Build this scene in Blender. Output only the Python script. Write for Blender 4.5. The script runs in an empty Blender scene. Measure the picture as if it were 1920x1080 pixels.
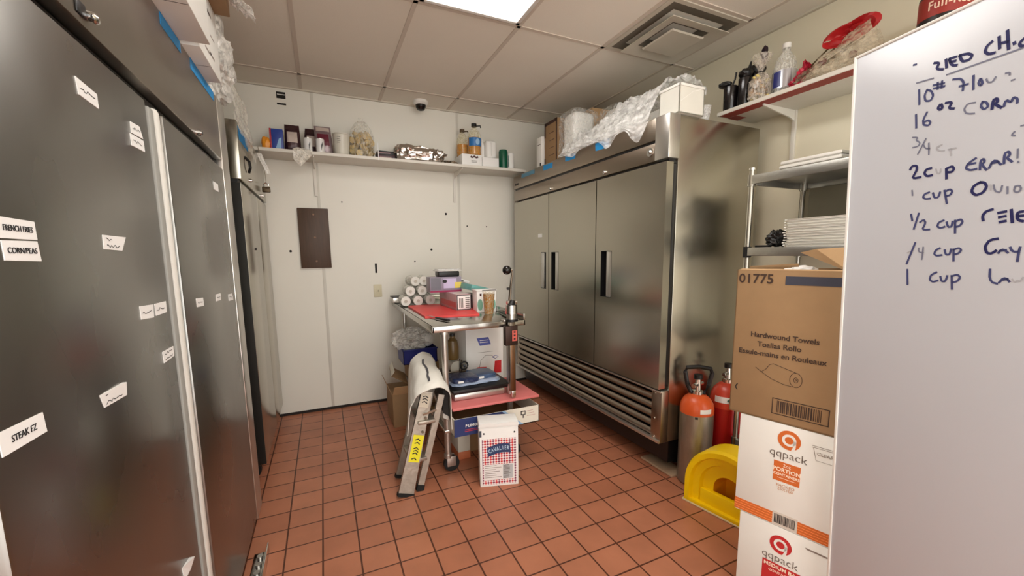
import bpy, bmesh, math, random
from math import sin, cos, pi, radians
from mathutils import Vector, Matrix, noise
random.seed(7)
S = bpy.context.scene
COL = S.collection
# ---------------------------------------------------------------- camera
cam_d = bpy.data.cameras.new('camera'); cam = bpy.data.objects.new('camera', cam_d); COL.objects.link(cam)
RIGHT = Vector((0.9085, -0.4178, -0.0106)); DOWN = Vector((-0.0642, -0.1146, -0.9913)); FWD = Vector((0.4129, 0.9013, -0.1309))
mw = Matrix.Identity(4)
for i in range(3):
    mw[i][0] = RIGHT[i]; mw[i][1] = -DOWN[i]; mw[i][2] = -FWD[i]
mw[2][3] = 1.364
cam.matrix_world = mw
cam_d.sensor_width = 36.0; cam_d.lens = 763.76 / 1920 * 36.0
cam_d.shift_x = 0.00097; cam_d.shift_y = 0.02036; cam_d.clip_start = 0.02
S.camera = cam
# ---------------------------------------------------------------- world, exposure
W = bpy.data.worlds.new('world'); S.world = W; W.use_nodes = True
W.node_tree.nodes['Background'].inputs[0].default_value = (1.0, 0.975, 0.93, 1)
W.node_tree.nodes['Background'].inputs[1].default_value = 2.2
LAMP = 6.5          # radiance of the ceiling light diffusers
S.view_settings.view_transform = 'Standard'; S.view_settings.look = 'None'
S.view_settings.gamma = 1.0; S.view_settings.use_curve_mapping = False
S.view_settings.exposure = 0.75
S.cycles.max_bounces = 8; S.cycles.transparent_max_bounces = 16; S.cycles.sample_clamp_indirect = 6.0
# ---------------------------------------------------------------- materials
def lin(c):
    r = []
    for v in c:
        v /= 255.0
        r.append(v / 12.92 if v <= 0.04045 else ((v + 0.055) / 1.055) ** 2.4)
    return (r[0], r[1], r[2], 1)
MATS = {}
def mat(name, c, rough=0.5, metal=0.0, var=0.06, scale=8.0, bump=0.0, bscale=60.0, alpha=1.0, coat=0.0, emit=0.0, stretch=None, rvar=0.0, trans=0.0, spec=0.5):
    if name in MATS: return MATS[name]
    m = bpy.data.materials.new(name); m.use_nodes = True
    nt = m.node_tree; N = nt.nodes; L = nt.links
    b = N['Principled BSDF']
    b.inputs['Base Color'].default_value = lin(c); b.inputs['Roughness'].default_value = rough
    b.inputs['Metallic'].default_value = metal; b.inputs['Alpha'].default_value = alpha
    b.inputs['Coat Weight'].default_value = coat
    b.inputs['Transmission Weight'].default_value = trans
    b.inputs['Specular IOR Level'].default_value = spec
    tc = N.new('ShaderNodeTexCoord'); mp = N.new('ShaderNodeMapping'); L.new(tc.outputs['Object'], mp.inputs[0])
    if stretch: mp.inputs['Scale'].default_value = stretch
    if var or rvar:
        nz = N.new('ShaderNodeTexNoise'); nz.inputs['Scale'].default_value = scale; nz.inputs['Detail'].default_value = 4
        L.new(mp.outputs[0], nz.inputs['Vector'])
        if var:
            mx = N.new('ShaderNodeMix'); mx.data_type = 'RGBA'
            c1 = lin(c); mx.inputs[6].default_value = tuple(v * (1 - var) for v in c1[:3]) + (1,)
            mx.inputs[7].default_value = tuple(min(1, v * (1 + var)) for v in c1[:3]) + (1,)
            L.new(nz.outputs['Fac'], mx.inputs[0]); L.new(mx.outputs[2], b.inputs['Base Color'])
        if rvar:
            mr = N.new('ShaderNodeMapRange'); mr.inputs[1].default_value = 0.2; mr.inputs[2].default_value = 0.8
            mr.inputs[3].default_value = max(0.02, rough - rvar); mr.inputs[4].default_value = rough + rvar
            L.new(nz.outputs['Fac'], mr.inputs[0]); L.new(mr.outputs[0], b.inputs['Roughness'])
    if bump:
        n2 = N.new('ShaderNodeTexNoise'); n2.inputs['Scale'].default_value = bscale; n2.inputs['Detail'].default_value = 3
        L.new(mp.outputs[0], n2.inputs['Vector'])
        bp = N.new('ShaderNodeBump'); bp.inputs['Strength'].default_value = bump; bp.inputs['Distance'].default_value = 0.01
        L.new(n2.outputs['Fac'], bp.inputs['Height']); L.new(bp.outputs[0], b.inputs['Normal'])
    if emit:
        b.inputs['Emission Color'].default_value = (1.0, 0.97, 0.93, 1); b.inputs['Emission Strength'].default_value = emit
    MATS[name] = m
    return m
def film(name, c, see=0.5, rough=0.15, bump=0.6, bscale=30):
    """thin clear plastic: partly see-through, partly glossy white"""
    if name in MATS: return MATS[name]
    m = mat(name, c, rough, 0, 0.05, 10, bump * .4, bscale * .6)
    nt = m.node_tree; N = nt.nodes; L = nt.links
    tr = N.new('ShaderNodeBsdfTransparent'); mx = N.new('ShaderNodeMixShader'); out = N['Material Output']
    nz = N.new('ShaderNodeTexNoise'); nz.inputs['Scale'].default_value = 14; nz.inputs['Detail'].default_value = 3
    mr = N.new('ShaderNodeMapRange'); mr.inputs[1].default_value = 0.35; mr.inputs[2].default_value = 0.65
    mr.inputs[3].default_value = max(0, see - 0.25); mr.inputs[4].default_value = min(1, see + 0.25)
    L.new(nz.outputs['Fac'], mr.inputs[0]); L.new(mr.outputs[0], mx.inputs[0])
    L.new(N['Principled BSDF'].outputs[0], mx.inputs[1]); L.new(tr.outputs[0], mx.inputs[2]); L.new(mx.outputs[0], out.inputs[0])
    return m
WHITE = mat('white_plain', (232, 230, 224), 0.5)
PAPER = mat('paper_white', (240, 239, 236), 0.7)
INK = mat('black_ink', (25, 24, 26), 0.6, var=0)
BLACK = mat('black_plastic', (16, 15, 16), 0.4, var=0.1)
RUBBER = mat('black_rubber', (20, 19, 18), 0.8)
STEEL = mat('brushed_steel', (182, 178, 166), 0.25, 1.0, 0.03, 1.2, 0.0, 40, rvar=0.02)
STEEL_D = mat('smudged_dark_steel', (150, 149, 145), 0.30, 1.0, 0.20, 2.6, 0.0, 30, rvar=0.10, stretch=(1, 1, .6))
STEEL_L = mat('light_steel', (205, 202, 196), 0.3, 0.9, 0.05, 5)
STEEL_B = mat('satin_grille_steel', (168, 156, 142), 0.34, 1.0, 0.05, 6)
CHROME = mat('chrome', (220, 220, 218), 0.12, 1.0, 0.03)
BLUETAPE = mat('blue_tape', (30, 140, 205), 0.6)
CARD = mat('brown_cardboard', (150, 119, 84), 0.8, var=0.08, scale=20)
CARD_L = mat('cardboard_inside', (196, 160, 118), 0.85, var=0.06, scale=20)
CARD_INK = mat('brown_ink', (62, 44, 34), 0.8, var=0)
FOAM = mat('white_foam', (238, 237, 232), 0.6)
CLEAR = film('clear_plastic', (236, 236, 236), 0.55)
CLEARW = film('cloudy_plastic', (238, 236, 230), 0.28, 0.2, 0.8, 25)
RED = mat('red_plastic', (205, 42, 44), 0.45)
# ---------------------------------------------------------------- mesh builder
class MB:
    def __init__(s): s.bm = bmesh.new(); s.mats = []
    def mi(s, m):
        if m not in s.mats: s.mats.append(m)
        return s.mats.index(m)
    def add(s, t, m, M=None):
        if M is not None: bmesh.ops.transform(t, matrix=M, verts=t.verts)
        k = s.mi(m)
        for f in t.faces: f.material_index = k
        me = bpy.data.meshes.new('tmp'); t.to_mesh(me); t.free(); s.bm.from_mesh(me); bpy.data.meshes.remove(me)
        return s
    def box(s, x0, x1, y0, y1, z0, z1, m, bev=0.0, M=None, seg=2):
        t = bmesh.new(); bmesh.ops.create_cube(t, size=1)
        for v in t.verts:
            v.co = Vector((x0 + (v.co.x + .5) * (x1 - x0), y0 + (v.co.y + .5) * (y1 - y0), z0 + (v.co.z + .5) * (z1 - z0)))
        if bev: bmesh.ops.bevel(t, geom=list(t.edges), offset=min(bev, .49 * min(abs(x1 - x0), abs(y1 - y0), abs(z1 - z0))), segments=seg, affect='EDGES', profile=0.5)
        return s.add(t, m, M)
    def lathe(s, prof, m, M=None, seg=24, ang=2 * pi):
        t = bmesh.new(); rings = []
        full = abs(ang - 2 * pi) < 1e-6
        n = seg if full else seg + 1
        for r, z in prof:
            rings.append([t.verts.new((max(r, 1e-4) * cos(ang * i / seg), max(r, 1e-4) * sin(ang * i / seg), z)) for i in range(n)])
        for a, b in zip(rings, rings[1:]):
            for i in range(seg):
                j = (i + 1) % n
                t.faces.new((a[i], a[j], b[j], b[i]))
        bmesh.ops.recalc_face_normals(t, faces=t.faces)
        return s.add(t, m, M)
    def cyl(s, p, q, r, m, r2=None, seg=16):
        p = Vector(p); q = Vector(q); d = q - p; h = d.length; r2 = r if r2 is None else r2
        M = Matrix.Translation(p) @ Vector((0, 0, 1)).rotation_difference(d).to_matrix().to_4x4()
        return s.lathe([(0, 0), (r, 0), (r2, h), (0, h)], m, M, seg)
    def tube(s, pts, r, m, seg=8, flat=None):
        pts = [Vector(p) for p in pts]; t = bmesh.new(); rings = []
        for i, p in enumerate(pts):
            d = (pts[min(i + 1, len(pts) - 1)] - pts[max(i - 1, 0)]).normalized()
            up = Vector((0, 0, 1)) if abs(d.z) < .9 else Vector((1, 0, 0))
            a = d.cross(up).normalized(); b = d.cross(a)
            rr = r[i] if isinstance(r, (list, tuple)) else r
            k = flat if flat else 1
            rings.append([t.verts.new(p + a * (rr * cos(2 * pi * j / seg)) + b * (rr * k * sin(2 * pi * j / seg))) for j in range(seg)])
        for x, y in zip(rings, rings[1:]):
            for j in range(seg): t.faces.new((x[j], x[(j + 1) % seg], y[(j + 1) % seg], y[j]))
        t.faces.new(rings[0][::-1]); t.faces.new(rings[-1])
        bmesh.ops.recalc_face_normals(t, faces=t.faces)
        return s.add(t, m)
    def prism(s, poly, m, M=None, depth=0.01):
        """polygon in local xy, extruded along +z"""
        t = bmesh.new()
        a = [t.verts.new((x, y, 0)) for x, y in poly]; b = [t.verts.new((x, y, depth)) for x, y in poly]
        n = len(poly); t.faces.new(a[::-1]); t.faces.new(b)
        for i in range(n): t.faces.new((a[i], a[(i + 1) % n], b[(i + 1) % n], b[i]))
        bmesh.ops.recalc_face_normals(t, faces=t.faces)
        return s.add(t, m, M)
    def ribbon(s, pts, w, m, M, z=0.0006):
        """flat pen stroke through pts (local xy of M)"""
        t = bmesh.new(); n = len(pts); L = []
        P = [Vector((p[0], p[1], z)) for p in pts]
        for i, p in enumerate(P):
            d = (P[min(i + 1, n - 1)] - P[max(i - 1, 0)]); d.normalize()
            nn = Vector((-d.y, d.x, 0)) * (w / 2)
            if i == 0: p = p - d * w * .3
            if i == n - 1: p = p + d * w * .3
            L.append((t.verts.new(p + nn), t.verts.new(p - nn)))
        for a, b in zip(L, L[1:]): t.faces.new((a[0], a[1], b[1], b[0]))
        bmesh.ops.recalc_face_normals(t, faces=t.faces)
        for f in t.faces:
            if f.normal.z < 0: f.normal_flip()
        return s.add(t, m, M)
    def blob(s, c, rad, m, amp=0.15, freq=6.0, seed=0, sub=4, boxy=1.0, M=None, floor=None):
        t = bmesh.new(); bmesh.ops.create_icosphere(t, subdivisions=sub, radius=1)
        c = Vector(c); off = Vector((seed * 3.1, seed * 1.7, seed * .9))
        for v in t.verts:
            d = v.co.normalized()
            if boxy > 1:
                k = (abs(d.x) ** (2 * boxy) + abs(d.y) ** (2 * boxy) + abs(d.z) ** (2 * boxy)) ** (-1 / (2 * boxy)); d = d * k
            q = v.co * freq * .35 + off
            a = 1 + amp * (noise.noise(q) * .8 + abs(noise.noise(q * 2.3)) * .6 - .2)
            v.co = Vector((d.x * rad[0], d.y * rad[1], d.z * rad[2])) * a + c
            if floor is not None and v.co.z < floor: v.co.z = floor
        return s.add(t, m, M)
    def sheet(s, f, nu, nv, m, th=0.0):
        t = bmesh.new()
        g = [[t.verts.new(f(i / nu, j / nv)) for j in range(nv + 1)] for i in range(nu + 1)]
        for i in range(nu):
            for j in range(nv): t.faces.new((g[i][j], g[i + 1][j], g[i + 1][j + 1], g[i][j + 1]))
        if th:
            bmesh.ops.recalc_face_normals(t, faces=t.faces)
            bmesh.ops.solidify(t, geom=list(t.faces), thickness=th)
        return s.add(t, m)
    def text(s, body, size, m, M, align='CENTER', ex=0.0003, bold=0.0, sx=1.0):
        cu = bpy.data.curves.new('txt', 'FONT'); cu.body = body; cu.size = size; cu.align_x = align; cu.align_y = 'CENTER'
        cu.extrude = ex; cu.offset = bold; cu.resolution_u = 3; cu.space_line = 0.85
        o = bpy.data.objects.new('txt', cu); COL.objects.link(o)
        bpy.context.view_layer.update()
        me = bpy.data.meshes.new_from_object(o.evaluated_get(bpy.context.evaluated_depsgraph_get()))
        bpy.data.objects.remove(o); bpy.data.curves.remove(cu)
        t = bmesh.new(); t.from_mesh(me); bpy.data.meshes.remove(me)
        if sx != 1: bmesh.ops.scale(t, vec=(sx, 1, 1), verts=t.verts)
        return s.add(t, m, M @ Matrix.Translation((0, 0, ex + .0004)))
    def build(s, name, parent=None, loc=None, sharp=23):
        me = bpy.data.meshes.new(name)
        ref = Matrix.Identity(4)
        if parent is not None: ref = Matrix(wm(parent)).inverted()
        elif loc is not None: ref = Matrix.Translation(Vector(loc)).inverted()
        bmesh.ops.transform(s.bm, matrix=ref, verts=s.bm.verts)
        for f in s.bm.faces: f.smooth = True
        s.bm.to_mesh(me); s.bm.free()
        for m in s.mats: me.materials.append(m)
        me.set_sharp_from_angle(angle=radians(sharp))
        o = bpy.data.objects.new(name, me); COL.objects.link(o)
        if parent is not None: o.parent = parent
        elif loc is not None: o.location = loc
        return o
def wm(o):
    """world matrix from the stored location and rotation (no depsgraph needed)"""
    M = Matrix.Translation(o.location) @ o.rotation_euler.to_matrix().to_4x4()
    return wm(o.parent) @ M if o.parent else M
def tag(o, label, cat, group=None):
    o['label'] = label; o['category'] = cat
    if group: o['group'] = group
    return o
def thing(name, label, cat, loc=(0, 0, 0), rz=0.0, group=None):
    o = bpy.data.objects.new(name, None); o.empty_display_size = .05; COL.objects.link(o)
    o.location = loc; o.rotation_euler = (0, 0, rz)
    return tag(o, label, cat, group)
def struct(name, mb, loc=(0, 0, 0)):
    o = mb.build(name, None, loc); o['kind'] = 'structure'; return o
def dup(o, loc, label=None, rz=None):
    r = o.copy(); COL.objects.link(r); r.location = loc
    if rz is not None: r.rotation_euler = (0, 0, rz)
    if label: r['label'] = label
    for ch in list(o.children):
        c = ch.copy(); COL.objects.link(c); c.parent = r
        for g in ch.children:
            d = g.copy(); COL.objects.link(d); d.parent = c
    return r
def frame(O, U, V):
    U = Vector(U).normalized(); V = Vector(V).normalized(); Wn = U.cross(V)
    M = Matrix.Identity(4)
    for i in range(3): M[i][0] = U[i]; M[i][1] = V[i]; M[i][2] = Wn[i]; M[i][3] = O[i]
    return M
def R4(a, ax): return Matrix.Rotation(a, 4, ax)
def T4(*p): return Matrix.Translation(p)
# ================================================================ THE SETTING
XL, XR, YB, YN, ZC = -1.17, 2.60, 3.90, -1.6, 2.713
def floor_mat():
    m = mat('quarry_tile', (176, 108, 78), 0.42, var=0)
    nt = m.node_tree; N = nt.nodes; L = nt.links; b = N['Principled BSDF']
    tc = [n for n in N if n.type == 'TEX_COORD'][0]; mp = [n for n in N if n.type == 'MAPPING'][0]
    mp.inputs['Location'].default_value = (0.2436, -2.52 + 0.0793 * 40, 0)
    br = N.new('ShaderNodeTexBrick'); br.offset = 0.0; br.squash = 1.0
    br.inputs['Scale'].default_value = 1.0; br.inputs['Brick Width'].default_value = 0.1586; br.inputs['Row Height'].default_value = 0.1586
    br.inputs['Mortar Size'].default_value = 0.0042; br.inputs['Mortar Smooth'].default_value = 0.25; br.inputs['Bias'].default_value = 0.0
    br.inputs['Color1'].default_value = lin((182, 118, 88)); br.inputs['Color2'].default_value = lin((168, 106, 78)); br.inputs['Mortar'].default_value = lin((84, 44, 28))
    L.new(mp.outputs[0], br.inputs['Vector'])
    nz = N.new('ShaderNodeTexNoise'); nz.inputs['Scale'].default_value = 5; nz.inputs['Detail'].default_value = 6; L.new(tc.outputs['Object'], nz.inputs['Vector'])
    mr = N.new('ShaderNodeMapRange'); mr.inputs[1].default_value = .3; mr.inputs[2].default_value = .7; mr.inputs[3].default_value = .86; mr.inputs[4].default_value = 1.1
    L.new(nz.outputs['Fac'], mr.inputs[0])
    mx = N.new('ShaderNodeMix'); mx.data_type = 'RGBA'; mx.blend_type = 'MULTIPLY'; mx.inputs[0].default_value = 1
    L.new(br.outputs['Color'], mx.inputs[6]); L.new(mr.outputs[0], mx.inputs[7]); L.new(mx.outputs[2], b.inputs['Base Color'])
    bp = N.new('ShaderNodeBump'); bp.invert = True; bp.inputs['Strength'].default_value = .5; bp.inputs['Distance'].default_value = .004
    L.new(br.outputs['Fac'], bp.inputs['Height']); L.new(bp.outputs[0], b.inputs['Normal'])
    return m
WALL = mat('wall_panel_white', (232, 229, 218), 0.42, var=0.035, scale=2.5)
CEIL = mat('ceiling_tile', (232, 225, 212), 0.9, var=0.03, scale=3, bump=.12, bscale=220)
GRID = mat('ceiling_grid_paint', (206, 194, 180), 0.6)
struct('floor', MB().box(XL - .1, XR + .1, YN - .1, YB + .1, -.1, 0, floor_mat()))
wb = struct('wall_back', MB().box(XL - .1, XR + .1, YB, YB + .1, 0, ZC, WALL))
struct('wall_right', MB().box(XR, XR + .1, YN, YB, 0, ZC, mat('wall_cream', (228, 221, 198), .45, var=.03, scale=2.5)))
struct('wall_left', MB().box(XL - .1, XL, YN, YB, 0, ZC, WALL))
struct('ceiling', MB().box(XL - .1, XR + .1, YN - .1, YB + .1, ZC, ZC + .1, CEIL))
g = MB(); zg = ZC - .005
xs = [-.0693 + .6096 * k for k in range(-1, 5)]; ys = [3.571 - 1.2132 * k for k in range(0, 6)]
for x in xs: g.box(x - .012, x + .012, YN, YB, zg, ZC + .002, GRID)
for y in ys: g.box(XL, XR, y - .012, y + .012, zg, ZC + .002, GRID)
g.box(1.7595, 2.369, 1.75 - .012, 1.75 + .012, zg, ZC + .002, GRID)
struct('trim_1', g)
g = MB(); MOLD = mat('wall_angle', (205, 198, 182), 0.5)
g.box(XL, XR, YB - .022, YB, ZC - .012, ZC, MOLD).box(XR - .022, XR, YN, YB, ZC - .012, ZC, MOLD).box(XL, XL + .022, YN, YB, ZC - .012, ZC, MOLD)
struct('trim_2', g)
struct('wall_gap_back', MB().box(XL, XR, YB - .006, YB, 0, .022, mat('dark_wall_gap', (38, 30, 26), .8)))  # dark strip drawn in as the gap where back wall meets floor
# seams and anchor holes of the wall panels
SEAM = mat('panel_seam', (212, 209, 198), .5)
for x in (0.005, 1.243): MB().box(x - .012, x + .012, YB - .003, YB, .022, ZC - .012, SEAM, .001).build('panel_seam', wb)
HOLE = mat('hole_dark', (28, 24, 22), .9)
for x, z, r in ((-.237, 1.415, .010), (1.108, 1.763, .011), (.955, 1.424, .010), (.793, 1.315, .007), (1.32, 1.652, .007), (1.524, 1.65, .006), (.185, 1.835, .006)):
    MB().cyl((x, YB + .001, z), (x, YB - .002, z), r, HOLE).build('screw_hole', wb)
MB().box(.430, .448, YB - .002, YB, 1.215, 1.30, HOLE).build('cut_slot', wb)
o = MB().box(-.25, -.185, YB - .002, YB, 2.625, 2.675, HOLE).box(-.245, -.19, YB - .003, YB, 2.652, 2.658, WHITE).build('cut_opening', wb)
MB().box(-.25, -.185, YB - .002, YB, 2.577, 2.590, HOLE).build('cut_opening', wb)

# ================================================================ CEILING FITTINGS
DIFF = mat('lit_diffuser', (255, 253, 248), .6, var=0, emit=LAMP)
def troffer(y0, label):
    t = thing('ceiling_light', label, 'light', (.845, y0 + .58, ZC), 0, 'fluorescent troffers')
    x0, x1, y1 = .553, 1.138, y0 + 1.165
    m = MB()
    for a in ((x0, x1, y0, y0 + .025), (x0, x1, y1 - .025, y1), (x0, x0 + .025, y0, y1), (x1 - .025, x1, y0, y1)):
        m.box(a[0], a[1], a[2], a[3], ZC - .012, ZC, WHITE, .002)
    m.build('frame', t)
    MB().box(x0 + .025, x1 - .025, y0 + .025, y1 - .025, ZC - .008, ZC - .001, DIFF).build('diffuser', t)
troffer(1.167, 'bright rectangular fluorescent ceiling light in the white tile ceiling')
troffer(-1.26, 'unseen ceiling light added behind the photographer to brighten the room')  # second troffer is out of view, added as fill light
GR = mat('diffuser_paint', (196, 188, 172), .5)
t = thing('air_diffuser', 'square stepped metal air diffuser in the ceiling above the right shelf', 'vent', (2.065, 2.055, ZC))
cx, cy = 2.065, 2.055
def sq_ring(m, r0, z0, r1, z1, mt):
    q = bmesh.new(); A = []; 
    for r, z in ((r0, z0), (r1, z1)):
        A.append([q.verts.new((cx + sx * r, cy + sy * r, z)) for sx, sy in ((-1, -1), (1, -1), (1, 1), (-1, 1))])
    for i in range(4): q.faces.new((A[0][i], A[0][(i + 1) % 4], A[1][(i + 1) % 4], A[1][i]))
    bmesh.ops.recalc_face_normals(q, faces=q.faces); m.add(q, mt)
DK = mat('diffuser_throat', (104, 97, 84), .7)
m = MB(); sq_ring(m, .292, ZC - .001, .290, ZC - .010, GR); sq_ring(m, .290, ZC - .010, .262, ZC - .010, GR); m.build('flange', t)
m = MB(); sq_ring(m, .262, ZC - .010, .20, ZC - .002, DK); m.build('throat', t)
m = MB(); sq_ring(m, .222, ZC - .050, .145, ZC - .030, GR); sq_ring(m, .222, ZC - .050, .222, ZC - .046, GR); sq_ring(m, .222, ZC - .046, .145, ZC - .026, GR); m.build('vane', t)
m = MB(); sq_ring(m, .150, ZC - .029, .10, ZC - .004, DK); m.box(cx - .122, cx + .122, cy - .122, cy + .122, ZC - .060, ZC - .055, GR)
sq_ring(m, .128, ZC - .052, .122, ZC - .058, GR); m.box(cx - .01, cx + .01, cy - .01, cy + .01, ZC - .056, ZC - .002, DK); m.build('centre_plate', t)
t = thing('security_camera', 'small white dome security camera on the ceiling near the back wall', 'camera', (.872, 3.765, ZC))
MB().lathe([(0, 0), (.062, 0), (.062, -.022), (.052, -.035), (.046, -.036), (0, -.036)], WHITE, T4(.872, 3.765, ZC)).build('base', t)
MB().lathe([(.046, -.034), (.043, -.055), (.030, -.075), (0, -.084)], mat('smoked_dome', (22, 20, 20), .12), T4(.872, 3.765, ZC)).build('dome', t)

# ================================================================ LEFT REFRIGERATORS
def scribble(m, M, w, h, n=2, seed=1):
    rr = random.Random(seed)
    for k in range(n):
        y = h * (.25 - .5 * k / max(1, n - 1)) if n > 1 else 0
        x = -w * .36
        pts = []
        while x < w * .34:
            pts.append((x, y + rr.uniform(-.11, .11) * h)); x += w * rr.uniform(.05, .09)
        m.ribbon(pts, .0016, INK, M)
def quad_label(parent, pts, X, txt=None, seed=1, n=2, nm='paper_label', mt=PAPER, sgn=1, curl=0.0, lab=None, tx=None):
    """paper stuck flat on a door; pts = TL,TR,BR,BL in (y,z)"""
    t = bmesh.new(); e = .0012 * sgn
    a = [t.verts.new((X + e, y, z)) for y, z in pts]; b = [t.verts.new((X, y, z)) for y, z in pts]
    a[1].co.x += curl * sgn; 
    t.faces.new(a); t.faces.new(b[::-1])
    for i in range(4): t.faces.new((a[i], a[(i + 1) % 4], b[(i + 1) % 4], b[i]))
    bmesh.ops.recalc_face_normals(t, faces=t.faces)
    m = MB(); m.add(t, mt)
    c = [sum(p[i] for p in pts) / 4 for i in (0, 1)]
    u = (pts[1][0] + pts[2][0] - pts[0][0] - pts[3][0], pts[1][1] + pts[2][1] - pts[0][1] - pts[3][1])
    w = math.hypot(*u) / 2; h = abs(pts[0][1] + pts[1][1] - pts[2][1] - pts[3][1]) / 2
    U = Vector((0, u[0], u[1])); V = Vector((0, -u[1], u[0])) * (1 if sgn > 0 else -1)
    F = frame((X + e, c[0], c[1]), U, V)
    if txt: m.text(txt, h * .42, INK, F, sx=tx or 1)
    elif n: scribble(m, F, w, h, n, seed)
    o = m.build(nm, parent)
    if lab: o['label'] = lab
    return o
UX = -.39
f1 = thing('refrigerator', 'tall two door stainless refrigerator nearest on the left, covered in white labels', 'refrigerator', (UX - .37, 1.6, 0))
m = MB().box(-1.13, UX - .05, .68, 2.47, .02, 2.085, STEEL, .004)
for y in (.75, 2.38):
    for x in (-1.05, -.5): m.cyl((x, y, 0), (x, y, .03), .02, RUBBER)
m.build('cabinet', f1)
hd = MB().box(UX - .05, UX, .68, 2.32, 1.812, 2.09, mat('header_steel', (150, 142, 132), .36, 1.0, .08, 3, rvar=.06), .003).build('header_panel', f1)
MB().box(UX - .05, UX + .002, 2.325, 2.47, .02, 2.09, STEEL_L, .004).build('end_trim', f1)
MB().box(UX - .05, UX - .03, .69, 2.32, 1.772, 1.806, BLACK).build('shadow_gap', f1)
d1 = MB().box(UX - .045, UX, .705, 1.405, .04, 1.772, STEEL_D, .006).build('door', f1)
d2 = MB().box(UX - .045, UX, 1.535, 2.32, .04, 1.772, STEEL_D, .006).build('door', f1)
MB().box(UX - .05, UX + .003, 1.412, 1.448, .03, 1.76, mat('grey_gasket', (158, 158, 152), .5), .004).build('gasket', f1)
m = MB(); GW = mat('white_gasket', (228, 226, 218), .45)
m.box(UX - .04, UX + .004, 1.462, 1.497, .03, 1.772, GW, .010).box(UX - .04, UX - .004, 1.497, 1.528, .03, 1.768, GW, .008)
m.build('gasket', f1)
quad_label(d1, [(1.052, 1.697), (1.131, 1.692), (1.131, 1.664), (1.057, 1.667)], UX, seed=3, n=1)
quad_label(d1, [(1.286, 1.685), (1.340, 1.688), (1.355, 1.662), (1.284, 1.659)], UX, seed=4, n=1)
quad_label(d1, [(1.276, 1.656), (1.356, 1.658), (1.357, 1.631), (1.277, 1.629)], UX, seed=5, n=1)
quad_label(d1, [(.783, 1.423), (.864, 1.421), (.865, 1.394), (.785, 1.394)], UX, 'FRENCH FRIES', tx=.85)
quad_label(d1, [(.787, 1.391), (.864, 1.392), (.867, 1.362), (.788, 1.364)], UX, 'CORN/PEAS', tx=1.0)
quad_label(d1, [(1.073, 1.412), (1.165, 1.411), (1.151, 1.382), (1.071, 1.384)], UX, seed=6, curl=.004)
quad_label(d1, [(1.203, 1.256), (1.284, 1.252), (1.280, 1.220), (1.203, 1.225)], UX, seed=7, n=1)
quad_label(d1, [(1.294, 1.252), (1.375, 1.251), (1.373, 1.222), (1.295, 1.222)], UX, seed=8, n=1)
quad_label(d1, [(1.307, 1.126), (1.390, 1.125), (1.389, 1.098), (1.309, 1.096)], UX, seed=9)
quad_label(d1, [(.976, 1.115), (1.071, 1.113), (1.082, 1.083), (.987, 1.088)], UX, seed=10, curl=.006)
quad_label(d1, [(.720, 1.146), (.811, 1.142), (.815, 1.111), (.722, 1.113)], UX, 'STEAK FZ', tx=.9, curl=.0005)
quad_label(d1, [(1.255, .552), (1.315, .540), (1.316, .505), (1.262, .510)], UX, seed=11, n=0, curl=.012)
quad_label(d2, [(2.094, 1.680), (2.176, 1.680), (2.176, 1.648), (2.094, 1.648)], UX, seed=12, n=0)
quad_label(d2, [(1.659, 1.232), (1.744, 1.227), (1.746, 1.199), (1.660, 1.203)], UX, seed=13, n=1)
quad_label(d2, [(1.932, 1.223), (2.014, 1.221), (2.012, 1.194), (1.929, 1.196)], UX, seed=14, n=1)
quad_label(d2, [(2.164, 1.204), (2.246, 1.202), (2.256, 1.171), (2.162, 1.175)], UX, seed=15, n=1)
for pts in ([(1.615, 2.088), (1.805, 2.088), (1.805, 2.052), (1.612, 2.050)], [(1.926, 2.088), (2.275, 2.088), (2.270, 2.050), (1.916, 2.047)]):
    o = quad_label(hd, pts, UX, n=0, nm='tape_strip', mt=BLUETAPE); o['label'] = 'blue painters tape strip'
def lock(parent, x, y, z, sg=1):
    m = MB().cyl((x, y, z), (x + sg * .012, y, z), .011, CHROME).cyl((x + sg * .012, y, z), (x + sg * .016, y, z), .008, CHROME)
    m.box(x + sg * .016 - .001, x + sg * .016 + .001, y - .001, y + .001, z - .005, z + .005, BLACK)
    return m.build('lock', parent)
lock(hd, UX, 1.918, 1.826)
m = MB().cyl((UX, 1.13, 1.836), (UX + .012, 1.13, 1.836), .009, CHROME).blob((UX + .014, 1.132, 1.834), (.007, .013, .010), CHROME, 0, sub=2)
m.box(UX, UX + .004, 1.09, 1.125, 1.826, 1.852, BLACK, .002); m.build('latch', hd)

f2 = thing('refrigerator', 'far two door stainless refrigerator on the left, against the back wall', 'refrigerator', (-.77, 3.31, 0))
m = MB().box(-1.13, -.435, 2.75, 3.87, .12, 2.115, STEEL, .004)
m.build('cabinet', f2)
h2 = MB().box(-.435, -.38, 2.75, 3.87, 1.80, 2.115, STEEL, .003).build('header_panel', f2)
MB().box(-.433, -.40, 2.755, 3.865, 1.783, 1.80, BLACK).build('shadow_gap', f2)
DS = mat('door_edge_dark', (58, 57, 54), .35, .8)
for y0, y1 in ((2.752, 3.366), (3.374, 3.868)):
    m = MB().box(-.435, -.386, y0, y1, .12, 1.783, STEEL, .004)
    if y0 < 3: m.box(-.436, -.388, y0 - .002, y0 + .002, .12, 1.78, DS)
    d = m.build('door', f2)
    if y0 < 3: MB().cyl((-.386, 3.10, 1.42), (-.38, 3.10, 1.42), .008, BLACK).build('door_button', d)
lock(h2, -.38, 3.05, 1.84); lock(h2, -.38, 3.62, 1.822)
MB().tube([(-.38, 2.93, 1.955), (-.36, 2.95, 1.935), (-.358, 2.96, 1.90), (-.37, 2.98, 1.875)], .008, BLACK).build('latch', h2)
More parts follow.
